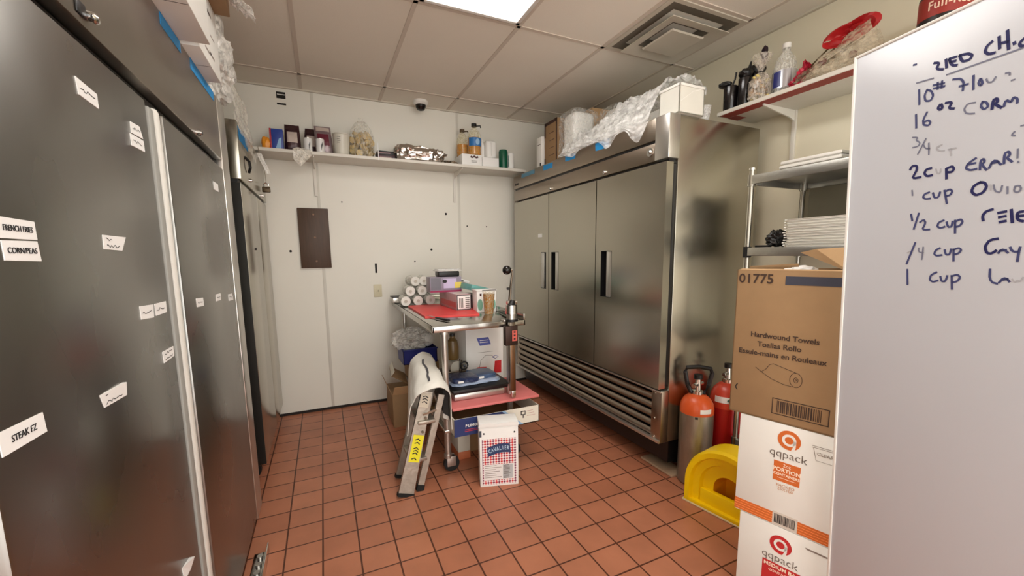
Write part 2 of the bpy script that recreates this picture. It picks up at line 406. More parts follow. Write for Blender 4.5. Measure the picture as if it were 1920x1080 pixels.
for y in (2.85, 3.78):
    for x in (-.48, -1.05):
        m = MB().cyl((x, y - .016, .05), (x, y + .016, .05), .05, RUBBER, seg=20).box(x - .02, x + .02, y - .022, y + .022, .05, .12, STEEL_L, .003)
        m.build('caster', f2)
o = quad_label(h2, [(2.78, 2.09), (3.10, 2.10), (3.10, 2.02), (2.80, 2.02)], -.38, n=0, nm='tape_strip', mt=BLUETAPE); o['label'] = 'blue painters tape strip'

# ================================================================ RIGHT THREE-DOOR REFRIGERATOR
FX = 1.755
fr = thing('refrigerator', 'large three door stainless refrigerator with recessed black handles on the right', 'refrigerator', (2.13, 2.74, 0))
y0, y1 = 1.745, 3.735
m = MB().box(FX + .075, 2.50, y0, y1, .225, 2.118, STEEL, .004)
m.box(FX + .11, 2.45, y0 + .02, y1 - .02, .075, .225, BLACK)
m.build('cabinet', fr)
hp = MB().box(FX, FX + .08, y0 + .10, y1, 2.0, 2.12, STEEL_B, .003).box(FX + .004, FX + .08, y0 + .10, y1, 1.885, 1.985, STEEL_B, .003).build('header_panel', fr)
MB().box(FX + .01, FX + .06, y0 + .10, y1 - .02, 1.98, 2.003, BLACK).build('vent_slot', fr)
MB().box(FX - .002, FX + .082, y0 - .003, y0 + .102, 1.885, 2.122, STEEL_L, .006).build('end_cap', fr)
MB().box(FX + .03, FX + .075, y0 + .02, y1 - .01, 1.868, 1.887, BLACK).build('shadow_gap', fr)
lock(hp, FX + .004, 1.884, 1.942, -1)
m = MB().cyl((FX + .004, 1.884, 1.942), (FX - .004, 1.884, 1.942), .024, CHROME, seg=24); m.build('lock_ring', hp)
for y in (2.30, 3.02): lock(hp, FX + .004, y, 1.905, -1)
o = quad_label(hp, [(3.559, 2.113), (3.30, 2.113), (3.30, 2.078), (3.559, 2.082)], FX, n=0, nm='tape_strip', mt=mat('faded_blue_tape', (92, 140, 165), .6), sgn=-1)
for pts in ([(3.139, 2.113), (2.985, 2.109), (2.99, 2.068), (3.139, 2.072)], [(2.794, 2.116), (2.654, 2.112), (2.66, 2.070), (2.793, 2.076)], [(2.412, 2.116), (2.257, 2.114), (2.27, 2.060), (2.405, 2.066)]):
    o = quad_label(hp, pts, FX, n=0, nm='tape_strip', mt=BLUETAPE, sgn=-1); o['label'] = 'blue painters tape strip'
m = MB().text('true', .042, INK, frame((FX, 3.665, 2.043), (0, -1, 0), (0, 0, 1)), bold=.0006); m.build('emblem', hp)
def rdoor(ya, yb, hy0, hy1, far=False):
    hz0, hz1 = 1.07, 1.385; x0, x1 = FX, FX + .05
    m = MB()
    m.box(x0, x1, ya, hy0, .565, 1.868, STEEL).box(x0, x1, hy1, yb, .565, 1.868, STEEL)
    m.box(x0, x1, hy0, hy1, .565, hz0, STEEL).box(x0, x1, hy0, hy1, hz1, 1.868, STEEL)
    d = m.build('door', fr)
    m = MB().box(x0 + .040, x0 + .044, hy0, hy1, hz0, hz1, BLACK)
    m.box(x0, x0 + .04, hy0, hy0 + .003, hz0, hz1, BLACK).box(x0, x0 + .04, hy1 - .003, hy1, hz0, hz1, BLACK).box(x0, x0 + .04, hy0, hy1, hz0, hz0 + .003, BLACK).box(x0, x0 + .04, hy0, hy1, hz1 - .003, hz1, BLACK)
    m.build('handle_recess', d)
    lip = .055
    yy = (hy1 - lip, hy1) if far else (hy0, hy0 + lip)
    m = MB().box(x0 + .001, x0 + .006, yy[0], yy[1], hz0 + .003, hz1 - .003, STEEL_L, .002); m.build('handle', d)
    MB().box(x0 + .05, x0 + .075, ya + .006, yb - .006, .575, 1.86, BLACK).build('gasket', d)
    return d
da = rdoor(3.052, 3.725, 3.095, 3.185, True)
db = rdoor(2.392, 3.044, 2.885, 3.005)
dc = rdoor(1.752, 2.384, 2.21, 2.325)
quad_label(da, [(3.235, 1.546), (3.165, 1.546), (3.165, 1.516), (3.235, 1.516)], FX, n=0, sgn=-1)
gr = MB().box(FX + .02, FX + .075, y0 - .002, y0 + .08, .228, .552, STEEL_B, .004).box(FX + .02, FX + .075, y1 - .03, y1, .228, .552, STEEL_B, .004)
gr.box(FX + .012, FX + .075, y0 + .0, y1, .540, .553, STEEL_L, .003).box(FX + .01, FX + .07, y0, y1, .226, .245, STEEL_L, .003)
gr.box(FX + .07, FX + .078, y0, y1, .23, .55, BLACK)
gr = gr.build('lower_grille', fr)
for k in range(5):
    z = .268 + k * .056
    t = bmesh.new(); n = 8; ring = []
    pts = [(.026 - .016 * sin(pi * i / n), z - .020 + .042 * i / n) for i in range(n + 1)] + [(.05, z + .012), (.05, z - .012)]
    MB().prism([(p[0], p[1]) for p in pts], STEEL_B, frame((FX + .012, y1 - .03, 0), (1, 0, 0), (0, 0, 1)), depth=y1 - y0 - .11).build('louver', gr); t.free()
for y, z in ((y0 + .055, .53), (y0 + .055, .37), (y0 + .055, .25)):
    MB().cyl((FX + .02, y, z), (FX + .015, y, z), .006, CHROME).build('screw', gr)
for y in (1.86, 2.4, 3.08, 3.62):
    for x in (2.03, 2.42):
        MB().cyl((x, y - .016, .06), (x, y + .016, .06), .06, RUBBER, seg=20).box(x - .03, x + .03, y - .03, y + .03, .06, .165, BLACK, .003).build('caster', fr)
# ================================================================ BACK WALL: plaque, outlet, shelf and what stands on it
t = thing('wooden_plaque', 'dark brown wooden board screwed upright to the back wall', 'board', (-.05, 3.9, 1.27))
WOOD = mat('dark_wood', (76, 54, 38), .5, var=.35, scale=14, stretch=(6, 6, .5))
MB().box(-.165, .070, 3.874, 3.9, 1.272, 1.772, WOOD, .004).build('plank', t)
for z in (1.72, 1.53, 1.33): MB().cyl((-.045, 3.875, z), (-.045, 3.871, z), .008, mat('brown_screw', (112, 82, 60), .4, .4)).build('screw', t)
t = thing('wall_outlet', 'beige electrical outlet plate on the back wall left of the steel table', 'outlet', (.445, 3.9, 1.0))
BG = mat('beige_plate', (214, 206, 176), .45)
MB().box(.408, .480, 3.893, 3.9, .995, 1.110, BG, .003).build('cover_plate', t)
m = MB().box(.43, .458, 3.890, 3.894, 1.03, 1.075, BG, .002)
for x in (.439, .448): m.box(x - .0012, x + .0012, 3.8885, 3.891, 1.045, 1.06, INK)
m.build('receptacle', t)
SHW = mat('painted_shelf', (226, 222, 212), .5)
zs = 2.172
sh = thing('wall_shelf', 'long white wall shelf full of groceries along the back wall', 'shelf', (.72, 3.9, zs - .024))
MB().box(-.60, 1.82, 3.600, 3.897, zs - .024, zs, SHW, .002).build('shelf_board', sh)
for x in (-.012, 1.198):
    MB().box(x - .012, x + .012, 3.885, 3.9, 1.872, zs - .024, SHW, .002).build('wall_standard', sh)
    MB().prism([(0, 0), (-.26, 0), (-.26, -.012), (-.03, -.045), (0, -.055)], SHW, frame((x - .004, 3.885, zs - .0245), (0, 1, 0), (0, 0, 1)), depth=.008).build('bracket', sh)
m = MB().box(.468, .474, 3.597, 3.5995, zs - .026, zs + .11, PAPER)
m.build('price_card', sh)['label'] = 'thin white card clipped to the shelf edge'
zs += .0005
def item(name, label, cat, x, y, group=None, z=None): return thing(name, label, cat, (x, y, zs if z is None else z), 0, group)
tag(MB().blob((-.33, 3.69, zs + .045), (.030, .03, .050), mat('orange_snack_bag', (232, 150, 40), .35), .2, 5, 3, 3, 1.3, floor=zs).build('snack_bag', None, (-.33, 3.69, zs)), 'small orange bag at the left end of the back shelf', 'bag')
t = item('carton', 'small upright blue carton with a red side on the back shelf', 'box', -.26, 3.70)
MB().box(-.290, -.212, 3.665, 3.73, zs, zs + .155, mat('blue_carton', (42, 66, 150), .4), .002).build('body', t)
MB().box(-.302, -.2905, 3.668, 3.73, zs, zs + .158, mat('red_carton', (176, 40, 52), .4), .001).build('side_panel', t)
MB().prism([(-.02, -.05), (.015, -.055), (.018, -.01), (.022, .03), (.004, .02), (-.006, -.01)], mat('pale_blue_print', (150, 190, 226), .4), frame((-.245, 3.6648, zs + .065), (1, 0, 0), (0, 0, 1)), depth=.0006).build('printed_panel', t)
COF = mat('maroon_foil', (64, 36, 40), .3, .2); COFL = mat('coffee_label', (198, 182, 172), .5); COFW = mat('wine_label', (104, 30, 48), .45)
def pouch(label, x, y, w, h, c1, lean=0.0, cut='front'):
    t = item('coffee_bag', label, 'bag', x, y, 'foil coffee bags on the back shelf')
    def f(side):
        def g(u, v):
            z = v * h; bul = .034 * math.sin(pi * min(1, v * 1.15 + .08)) ** .6 * (1 - .1 * v) if v < .8 else .034 * (1 - v) / .2 * .85
            xx = (u - .5) * w * (1 - .12 * v)
            k = (1 - (2 * u - 1) ** 4)
            return Vector((x + xx + lean * v, y + side * bul * k + .004 * noise.noise(Vector((u * 6, v * 8, x))), zs + z))
        return g
    MB().sheet(f(-1), 10, 16, c1).sheet(f(1), 10, 16, c1).build('pouch', t)
    def gl(u, v):
        p = f(-1)(.16 + .66 * u, .34 + .4 * v); p.y -= .0015; return p
    MB().sheet(gl, 8, 8, COFL if cut == 'front' else COFW).build('label', t)
    if cut != 'front':
        def g2(u, v):
            p = f(-1)(.1 + .8 * u, .78 + .18 * v); p.y -= .0012; return p
        MB().sheet(g2, 8, 4, COFL).build('top_band', t)
    return t
pouch('dark maroon foil coffee bag with pale label, beside the blue carton', -.150, 3.71, .115, .205, COF)
pouch('dark foil coffee bag standing behind the two small white cans', -.03, 3.80, .115, .215, COF, .02)
pouch('foil coffee bag with wine red label and pale top, behind the second white can', .075, 3.735, .135, .225, mat('silver_mauve_foil', (150, 132, 134), .3, .3), -.01, 'wine')
def can(x, y, label):
    t = item('small_can', label, 'can', x, y, 'small white cans on the back shelf')
    CW = mat('can_white', (226, 226, 224), .3)
    MB().lathe([(0, 0), (.029, 0), (.030, .004), (.030, .098), (.028, .102), (0, .102)], CW, T4(x, y, zs)).build('body', t)
    m = MB()
    for k in range(4): m.box(x + .006 + .003 * k, x + .008 + .003 * k, y - .0312, y - .029, zs + .015 + .012 * k, zs + .055 + .006 * k, INK)
    m.build('printing', t)
    MB().lathe([(.0285, .1), (.029, .104), (.026, .104)], STEEL_L, T4(x, y, zs)).build('rim', t)
can(-.045, 3.650, 'small white can left of the other, in front of the coffee bags')
can(.042, 3.640, 'small white can right of the other, next to the white tub')
t = item('plastic_tub', 'translucent white plastic measuring tub on the back shelf beside the chip bag', 'tub', .20, 3.68)
TUB = mat('tub_white', (226, 222, 208), .35, trans=.15)
MB().lathe([(0, 0), (.052, 0), (.055, .006), (.064, .155), (.068, .158), (.068, .166), (.062, .166), (.053, .01), (0, .01)], TUB, T4(.20, 3.685, zs), 28).build('body', t)
m = MB()
for k in range(4): m.box(.165, .185 + .006 * (k % 2), 3.6235 - .002 * k + .003, 3.630 - .002 * k, zs + .09 + .014 * k, zs + .093 + .014 * k, mat('grey_print', (110, 106, 100), .6))
m.build('volume_marks', t)
t = item('chip_bag', 'big clear plastic bag half full of yellow crisps on the back shelf', 'bag', .36, 3.72)
CH = mat('crisps', (206, 182, 128), .6, var=.2, scale=40)
m = MB(); rr = random.Random(4)
for k in range(150):
    a = rr.uniform(0, 2 * pi); zz = rr.uniform(.012, .20); r = .088 * math.sqrt(max(0, 1 - ((zz - .09) / .13) ** 2)) * rr.uniform(.6, 1)
    q = bmesh.new(); bmesh.ops.create_circle(q, cap_ends=True, segments=10, radius=rr.uniform(.018, .028))
    for v in q.verts: v.co.z += 6 * (v.co.x ** 2)
    m.add(q, CH, T4(.36 + r * cos(a) * 1.05, 3.725 + r * sin(a) * .85, zs + zz) @ R4(rr.uniform(-.9, .9) + pi / 2, 'X') @ R4(rr.uniform(0, 6), 'Y'))
o = m.build('crisps', t); o['kind'] = 'stuff'
MB().lathe([(.005, .001), (.082, .002), (.097, .05), (.101, .12), (.096, .18), (.078, .235), (.045, .285), (.018, .305), (.012, .310), (.022, .322)], film('bag_film', (236, 232, 220), .86, .08, .4, 18), T4(.36, 3.725, zs) @ Matrix.Diagonal((1, .85, 1, 1)), 32).build('clear_bag', t)
def flatbox(label, x0, x1, y0, y1, z0, z1, c, strip):
    t = item('dark_box', label, 'box', (x0 + x1) / 2, (y0 + y1) / 2, 'dark boxes on the back shelf', z0)
    MB().box(x0, x1, y0, y1, z0, z1, c, .002).build('body', t)
    MB().box(x0 + .01, x1 - .03, y0 - .0008, y0, z0 + .008, z0 + .016, strip).build('printed_stripe', t)
DB = mat('maroon_box', (52, 26, 32), .4); LB = mat('dull_pink_print', (150, 110, 112), .5)
flatbox('flat dark maroon box lying under another beside the foil parcel', .475, .610, 3.64, 3.80, zs, zs + .034, DB, LB)
flatbox('flat black box lying on the maroon one beside the foil parcel', .470, .605, 3.65, 3.80, zs + .0345, zs + .064, BLACK, LB)
FOIL = mat('crinkled_foil', (206, 200, 194), .16, 1.0, .1, 10, .3, 45)
t = item('foil_parcel', 'large parcel wrapped in crinkled aluminium foil on the back shelf', 'parcel', .83, 3.74)
def lerp(L_, s):
    i = min(int(s), len(L_) - 2); return L_[i] + (L_[i + 1] - L_[i]) * (s - i)
def fo(u, v):
    th = 2 * pi * u; ex = .5
    x = .205 * (abs(cos(th)) ** ex) * (1 if cos(th) > 0 else -1); y = .125 * (abs(sin(th)) ** ex) * (1 if sin(th) > 0 else -1)
    z = lerp([0, .02, .06, .10, .128, .134, .134], v * 6); k = lerp([.8, 1.0, 1.03, 1.06, 1.0, .9, 0], v * 6)
    p = Vector((.835 + x * k, 3.745 + y * k * .95, zs + z - (.02 * (x + .2) / .4 if z > .08 else 0)))
    d = .016 if 0 < v < .9 else .004
    p = p + Vector((noise.noise(p * 34), noise.noise(p * 34 + Vector((9, 0, 0))), noise.noise(p * 34 + Vector((0, 5, 0))) * (1 if v > 0 else 0))) * d
    p.z = max(p.z, zs + .0005); return p
MB().sheet(fo, 72, 20, FOIL).build('wrapping', t, sharp=4)
MB().blob((1.035, 3.70, zs + .085), (.045, .035, .012), FOIL, .5, 9, 5, 3).blob((.64, 3.69, zs + .045), (.035, .04, .045), FOIL, .5, 9, 8, 3, floor=zs).build('foil_corner', t, sharp=4)
tag(MB().blob((1.105, 3.70, zs + .018), (.075, .05, .020), mat('old_foil', (150, 138, 122), .3, .9, .2, 12, 1.0, 60), .5, 10, 6, 4, floor=zs).build('foil_scrap', None, (1.105, 3.7, zs), 15), 'low flattened scrap of dull foil right of the big foil parcel', 'foil')
def cartonbox(label, x0, x1, y0, y1, h, printed):
    t = item('white_carton', label, 'box', (x0 + x1) / 2, (y0 + y1) / 2, 'white cartons on the back shelf')
    MB().box(x0, x1, y0, y1, zs, zs + h, PAPER, .002).build('body', t)
    if printed:
        m = MB(); F = frame(((x0 + x1) / 2 + .02, y0, zs + h * .72), (1, 0, 0), (0, 0, 1))
        m.prism([(-.04, 0), (-.03, .016), (-.015, .008), (0, .02), (.02, .01), (.035, .018), (.04, 0), (.02, -.006), (0, .002), (-.02, -.006)], mat('dark_red_print', (70, 30, 30), .6), F, .0006)
        for k in range(3): m.box((x0 + x1) / 2 - .008, (x0 + x1) / 2 + .048, y0 - .0007, y0, zs + h * .28 + .008 * k, zs + h * .28 + .003 + .008 * k, mat('grey_print', (110, 106, 100), .6))
        m.build('printing', t)
cartonbox('white carton with small dark printing under the oil jugs', 1.195, 1.385, 3.625, 3.86, .098, True)
cartonbox('plain white carton under the white bottle on the back shelf', 1.392, 1.555, 3.63, 3.80, .085, False)
OIL = mat('cooking_oil', (190, 118, 4), .15, trans=.0); PET = film('clear_pet', (240, 226, 170), .86, .06, .1, 10)
def oiljug(x, y, s, label, fill, lab, cap):
    z0 = zs + .0985
    t = item('oil_jug', label, 'jug', x, y, 'oil jugs on the back shelf', z0)
    MB().lathe([(0, .003), (.052 * s, .003), (.056 * s, .012), (.056 * s, fill * s), (0, fill * s)], OIL, T4(x, y, z0)).build('oil', t)
    MB().lathe([(.05 * s, 0), (.06 * s, .008), (.061 * s, .16 * s), (.052 * s, .195 * s), (.028 * s, .228 * s), (.02 * s, .235 * s), (.02 * s, .25 * s)], PET, T4(x, y, z0)).build('bottle', t)
    MB().cyl((x, y, z0 + .245 * s), (x, y, z0 + .272 * s), .024 * s, cap).build('cap', t)
    MB().tube([(x + .02 * s, y, z0 + .256 * s), (x + .06 * s, y, z0 + .262 * s), (x + .062 * s, y, z0 + .245 * s)], .006, cap).build('handle', t)
    if lab:
        MB().lathe([(.0615 * s, .075 * s), (.0618 * s, .145 * s)], lab, T4(x, y, z0) @ R4(pi * 1.12, 'Z'), 16, pi * .8).build('label', t)
        MB().blob((x + .01, y - .0615 * s, z0 + .11 * s), (.02, .002, .028), mat('pale_blue_print', (150, 190, 226), .4), 0, sub=2).build('label_motif', t)
oiljug(1.255, 3.790, .93, 'shorter clear oil jug without label, behind on the white carton', .12, None, mat('brown_cap', (84, 66, 44), .5))
oiljug(1.335, 3.685, 1.04, 'taller oil jug with blue label and black cap on the white carton', .15, mat('oil_label', (40, 112, 178), .35), BLACK)
t = item('white_bottle', 'rounded white plastic bottle standing on the plain white carton', 'bottle', 1.50, 3.70, None, zs + .086)
m = MB().box(1.445, 1.555, 3.665, 3.735, zs + .086, zs + .255, FOAM, .03, seg=4); m.build('body', t)
MB().box(1.492, 1.496, 3.662, 3.667, zs + .11, zs + .23, mat('bottle_groove', (206, 204, 196), .5), .001).build('groove', t)
t = item('slim_bottle', 'thin white bottle between the oil jug and the rounded white bottle', 'bottle', 1.425, 3.72, None, zs + .086)
MB().lathe([(0, 0), (.02, 0), (.022, .01), (.022, .12), (.010, .145), (.010, .155), (0, .155)], FOAM, T4(1.425, 3.72, zs + .086)).build('body', t)
MB().cyl((1.425, 3.72, zs + .24), (1.425, 3.72, zs + .262), .012, WHITE).build('cap', t)
t = item('green_canister', 'dark green canister near the right end of the back shelf', 'can', 1.62, 3.67)
MB().lathe([(0, 0), (.040, 0), (.042, .006), (.042, .155), (.036, .172), (0, .176)], mat('dark_green', (8, 86, 60), .35), T4(1.615, 3.665, zs), 24).build('body', t)
t = item('white_canister', 'white can with raised ribs beside the green canister', 'can', 1.70, 3.68)
MB().lathe([(0, 0), (.034, 0), (.036, .004)] + [(.036 - .002 * (k % 2), .02 + .015 * k) for k in range(9)] + [(.036, .152), (.03, .158), (0, .158)], FOAM, T4(1.703, 3.695, zs), 24).build('body', t)
MB().box(1.672, 1.676, 3.664, 3.690, zs + .03, zs + .13, mat('teal_label', (150, 186, 178), .5), .001).build('label', t)
# torn clear plastic hanging over the shelf edge, and keys on a cord from its left end
def tf(u, v):
    x = -.15 + .13 * u; d = v * .22
    y = 3.70 - d if d < .105 else 3.595 - .012 * noise.noise(Vector((u * 4, v * 5, 2)))
    z = zs + .012 + .012 * noise.noise(Vector((u * 5, v * 6, 7))) if d < .105 else zs + .005 - (d - .105) * (1.1 - abs(u - .35) * 1.2)
    return Vector((x, min(y, 3.70), z))
tag(MB().sheet(tf, 16, 18, film('torn_film', (238, 234, 222), .35, .15, 1.0, 30)).build('plastic_wrapper', None, (-.09, 3.65, zs)), 'crumpled clear plastic wrapper hanging over the front edge of the back shelf', 'wrapper')
t = thing('key_lanyard', 'white tag and dark padlock hanging on a cord below the back shelf', 'lanyard', (-.355, 3.59, 2.14))
MB().tube([(-.375, 3.594, 2.17), (-.372, 3.59, 2.13), (-.36, 3.59, 2.07), (-.345, 3.59, 1.99), (-.342, 3.59, 1.90)], .0022, mat('cord', (150, 140, 120), .8), 6).build('cord', t)
def tg(u, v): return Vector((-.392 + .060 * v + .036 * u * (1 - .3 * v), 3.588 - .006 * noise.noise(Vector((u * 3, v * 3, 1))), 2.125 - .145 * v))
MB().sheet(tg, 5, 8, CLEARW, .001).build('tag', t)
m = MB().box(-.372, -.318, 3.578, 3.600, 1.845, 1.885, mat('old_brass', (74, 62, 48), .35, .9), .005); m.build('padlock', t)
MB().tube([(-.36, 3.589, 1.885), (-.36, 3.589, 1.905), (-.345, 3.589, 1.915), (-.33, 3.589, 1.905), (-.33, 3.589, 1.885)], .004, CHROME).build('shackle', t)

# ================================================================ RIGHT SHELF
zr = 2.215
rs = thing('wall_shelf', 'white wall shelf with red tape underneath above the steel rack on the right wall', 'shelf', (2.43, 1.1, zr))
MB().box(2.262, 2.597, .10, 1.865, zr - .022, zr, SHW, .002).build('shelf_board', rs)
MB().box(2.266, 2.345, .12, 1.85, zr - .0232, zr - .0222, mat('red_tape', (150, 38, 28), .5, var=.2)).build('red_tape', rs)
m = MB().box(2.35, 2.44, 1.80, 1.86, zr - .0232, zr - .0222, mat('red_tape', (150, 38, 28), .5)); m.build('red_tape', rs)
for y in (1.60, .55):
    MB().box(2.585, 2.60, y - .012, y + .012, 1.90, zr - .022, SHW, .002).build('wall_standard', rs)
    MB().prism([(0, 0), (-.28, 0), (-.28, -.010), (-.04, -.045), (0, -.06)], SHW, frame((2.585, y + .005, zr - .0225), (1, 0, 0), (0, 0, 1)), depth=.008).build('bracket', rs)
zr += .0005
def mug(x, y, h, r, label, kind):
    t = thing('black_tumbler', label, 'tumbler', (x, y, zr), 0, 'black items on the right shelf')
    MB().lathe([(0, 0), (r * .92, 0), (r * .95, .004), (r, h * .7), (r * .9, h * .72), (0, h * .72)], mat('tumbler_black', (20, 15, 17), .12), T4(x, y, zr), 28).build('body', t)
    m = MB()
    if kind == 0: m.blob((x - .02, y + .025, zr + h * .80), (.035, .04, .018), BLACK, .2, 5, 2, 3).tube([(x, y - .01, zr + h * .75), (x + .005, y - .02, zr + h * .9), (x, y - .03, zr + h * 1.08)], .005, BLACK)
    if kind == 1: m.blob((x, y, zr + h * .82), (.04, .036, .03), BLACK, .3, 5, 4, 3).tube([(x, y - .02, zr + h * .85), (x, y - .03, zr + h * 1.05)], [.014, .004], BLACK)
    if kind == 2: m.blob((x, y, zr + h * .78), (.05, .05, .035), BLACK, .3, 5, 6, 3).blob((x, y - .045, zr + h * 1.02), (.016, .022, .05), mat('purple_black', (38, 22, 36), .4), .25, 5, 9, 3)
    m.build('lid', t)
mug(2.318, 1.822, .200, .040, 'shortest black tumbler, leftmost on the right shelf', 0)
mug(2.335, 1.742, .235, .037, 'glossy black tumbler in the middle of three on the right shelf', 1)
mug(2.435, 1.750, .290, .046, 'tallest black tumbler on the right shelf beside the candy bag', 2)
t = thing('candy_bag', 'clear bag of wrapped candy tied at the neck on the right shelf', 'bag', (2.35, 1.665, zr))
CA = [mat('wrap_tan', (196, 160, 122), .35), mat('wrap_brown', (88, 54, 40), .35), mat('wrap_yellow', (214, 196, 120), .35), mat('wrap_white', (222, 214, 204), .35)]
m = MB(); rr = random.Random(12)
for k in range(60):
    zz = rr.uniform(.015, .135); a = rr.uniform(0, 2 * pi); r = .048 * rr.uniform(.5, 1)
    m.box(-.014, .014, -.006, .006, -.006, .006, CA[k % 4] if zz > .04 else CA[2 if k % 2 else 3], .003, T4(2.335 + r * cos(a), 1.650 + r * sin(a) * 1.1, zr + zz) @ R4(rr.uniform(0, 3), 'X') @ R4(rr.uniform(0, 3), 'Z'))
o = m.build('candies', t); o['kind'] = 'stuff'
MB().lathe([(.004, .001), (.050, .002), (.060, .05), (.058, .11), (.034, .15), (.010, .165), (.026, .20), (.050, .235), (.056, .25)], film('candy_film', (222, 212, 198), .62, .1, 1.0, 30), T4(2.335, 1.650, zr), 24).build('clear_bag', t)
MB().lathe([(.011, .160), (.013, .165), (.011, .170)], BLACK, T4(2.335, 1.650, zr), 12).build('tie', t)
t = thing('water_jug', 'clear plastic jug with a blue and silver label on the right shelf', 'jug', (2.40, 1.585, zr))
MB().lathe([(0, 0), (.052, 0), (.056, .008), (.056, .125), (.054, .15), (.045, .19), (.022, .225), (.018, .23), (.018, .245)], film('clear_pet2', (232, 232, 226), .6, .05, .15, 12), T4(2.41, 1.560, zr) @ Matrix.Diagonal((1.05, 1.05, 1.08, 1)), 28).build('bottle', t)
MB().lathe([(.0575, .045), (.0578, .13)], mat('silver_label', (196, 198, 206), .2, .6), T4(2.41, 1.560, zr) @ Matrix.Diagonal((1.05, 1.05, 1.08, 1)), 28).build('label', t)
MB().lathe([(.0582, .05), (.0584, .125)], mat('navy_label', (38, 48, 120), .25), T4(2.41, 1.560, zr) @ Matrix.Diagonal((1.05, 1.05, 1.08, 1)) @ R4(pi * .86, 'Z'), 8, pi * .22).build('label_panel', t)
MB().cyl((2.41, 1.560, zr + .265), (2.41, 1.560, zr + .290), .021, WHITE).build('cap', t)
t = thing('gift_bouquet', 'wrapped bouquet with red paper and dried flowers lying on the right shelf', 'bouquet', (2.40, 1.30, zr))
WR = film('bouquet_film', (222, 206, 180), .62, .15, .2, 12); DR = mat('bouquet_red', (176, 28, 32), .4, var=.25, scale=20); PK = mat('bouquet_crimson', (190, 32, 62), .35)
def wrap(a0, a1, r0, r1, A, B, amp, seed):
    A = Vector(A); B = Vector(B); d = (B - A).normalized(); s1 = d.cross(Vector((0, 0, 1))).normalized(); s2 = s1.cross(d)
    def g(u, v):
        a = a0 + (a1 - a0) * u; r = r0 + (r1 - r0) * v
        p = A + (B - A) * v + (s1 * cos(a) + s2 * sin(a)) * r
        k = amp * noise.noise(Vector((u * 7, v * 6, seed)))
        p = p + (s1 * cos(a) + s2 * sin(a)) * k
        p.z = max(p.z, zr + .001); return p
    return g
A0 = (2.36, 1.47, zr + .035); B0 = (2.42, 1.14, zr + .15)
MB().sheet(wrap(0, 2 * pi, .022, .085, A0, B0, .03, 2), 28, 16, WR).build('cellophane', t, 20)
MB().sheet(wrap(.3, 2.6, .02, .075, (2.35, 1.48, zr + .02), (2.36, 1.38, zr + .055), .03, 4), 16, 10, PK, .001).sheet(wrap(3.4, 5.6, .03, .05, (2.34, 1.485, zr + .04), (2.34, 1.40, zr + .05), .03, 5), 12, 8, PK, .001).build('crimson_paper', t, 20)
def heart(u, v):
    a = 2 * pi * u; r = v * (1 + .25 * cos(2 * a + .4) + .06 * noise.noise(Vector((u * 9, 1, 1))))
    p = Vector((2.405 + .03 * noise.noise(Vector((u * 5, v * 4, 3))) - .03 * v, 1.235 + .098 * r * cos(a), zr + .195 + .060 * r * sin(a)))
    return p
MB().sheet(heart, 32, 6, DR, .002).build('red_paper', t, 20)
m = MB()
for A, B in (((2.37, 1.42, zr + .06), (2.43, 1.20, zr + .17)), ((2.38, 1.40, zr + .07), (2.46, 1.22, zr + .20)), ((2.36, 1.44, zr + .06), (2.38, 1.30, zr + .15)), ((2.37, 1.48, zr + .05), (2.40, 1.34, zr + .17))): m.tube([A, B], .004, mat('dry_stem', (92, 78, 48), .8), 6)
m.build('stems', t)
m = MB()
for c in ((2.36, 1.34, zr + .10), (2.41, 1.235, zr + .10), (2.40, 1.28, zr + .17)): m.blob(c, (.016, .018, .016), mat('dry_rose', (96, 26, 30), .7), .4, 9, 3, 3)
m.build('dry_flowers', t)
def foodcan(x, y, label, first):
    t = thing('food_can', label, 'can', (x, y, zr), 0, 'large food cans on the right shelf')
    MB().lathe([(0, 0), (.077, 0), (.079, .004), (.0785, .008), (.0785, .172), (.079, .177), (.076, .178), (.075, .172), (0, .172)], mat('can_black', (26, 20, 20), .3), T4(x, y, zr), 36).build('body', t)
    MB().lathe([(.0792, .085), (.0792, .168)], mat('can_red_label', (150, 40, 30), .45), T4(x, y, zr), 36).build('label', t)
    MB().lathe([(.0785, .0), (.080, .003), (.0785, .007)], STEEL_L, T4(x, y, zr), 36).build('rim', t)
    if first:
        m = MB(); s = 'Full-Red'
        wd = [.5, .55, .28, .28, .36, .62, .52, .55]; tot = sum(wd) * .037; a = 0
        for ch, w in zip(s, wd):
            ang = radians(204) + (a + w * .0185 - tot * .42) / .0796; a += w * .037
            nx, ny = cos(ang), sin(ang)
            m.text(ch, .046, mat('can_lettering', (232, 200, 176), .5), frame((x + .0795 * nx, y + .0795 * ny, zr + .125), (-ny, nx, 0), (0, 0, 1)), bold=.0006, sx=.85)
        m.build('lettering', t)
foodcan(2.375, .90, 'large dark can with red banner label seen above the white recipe board', True)
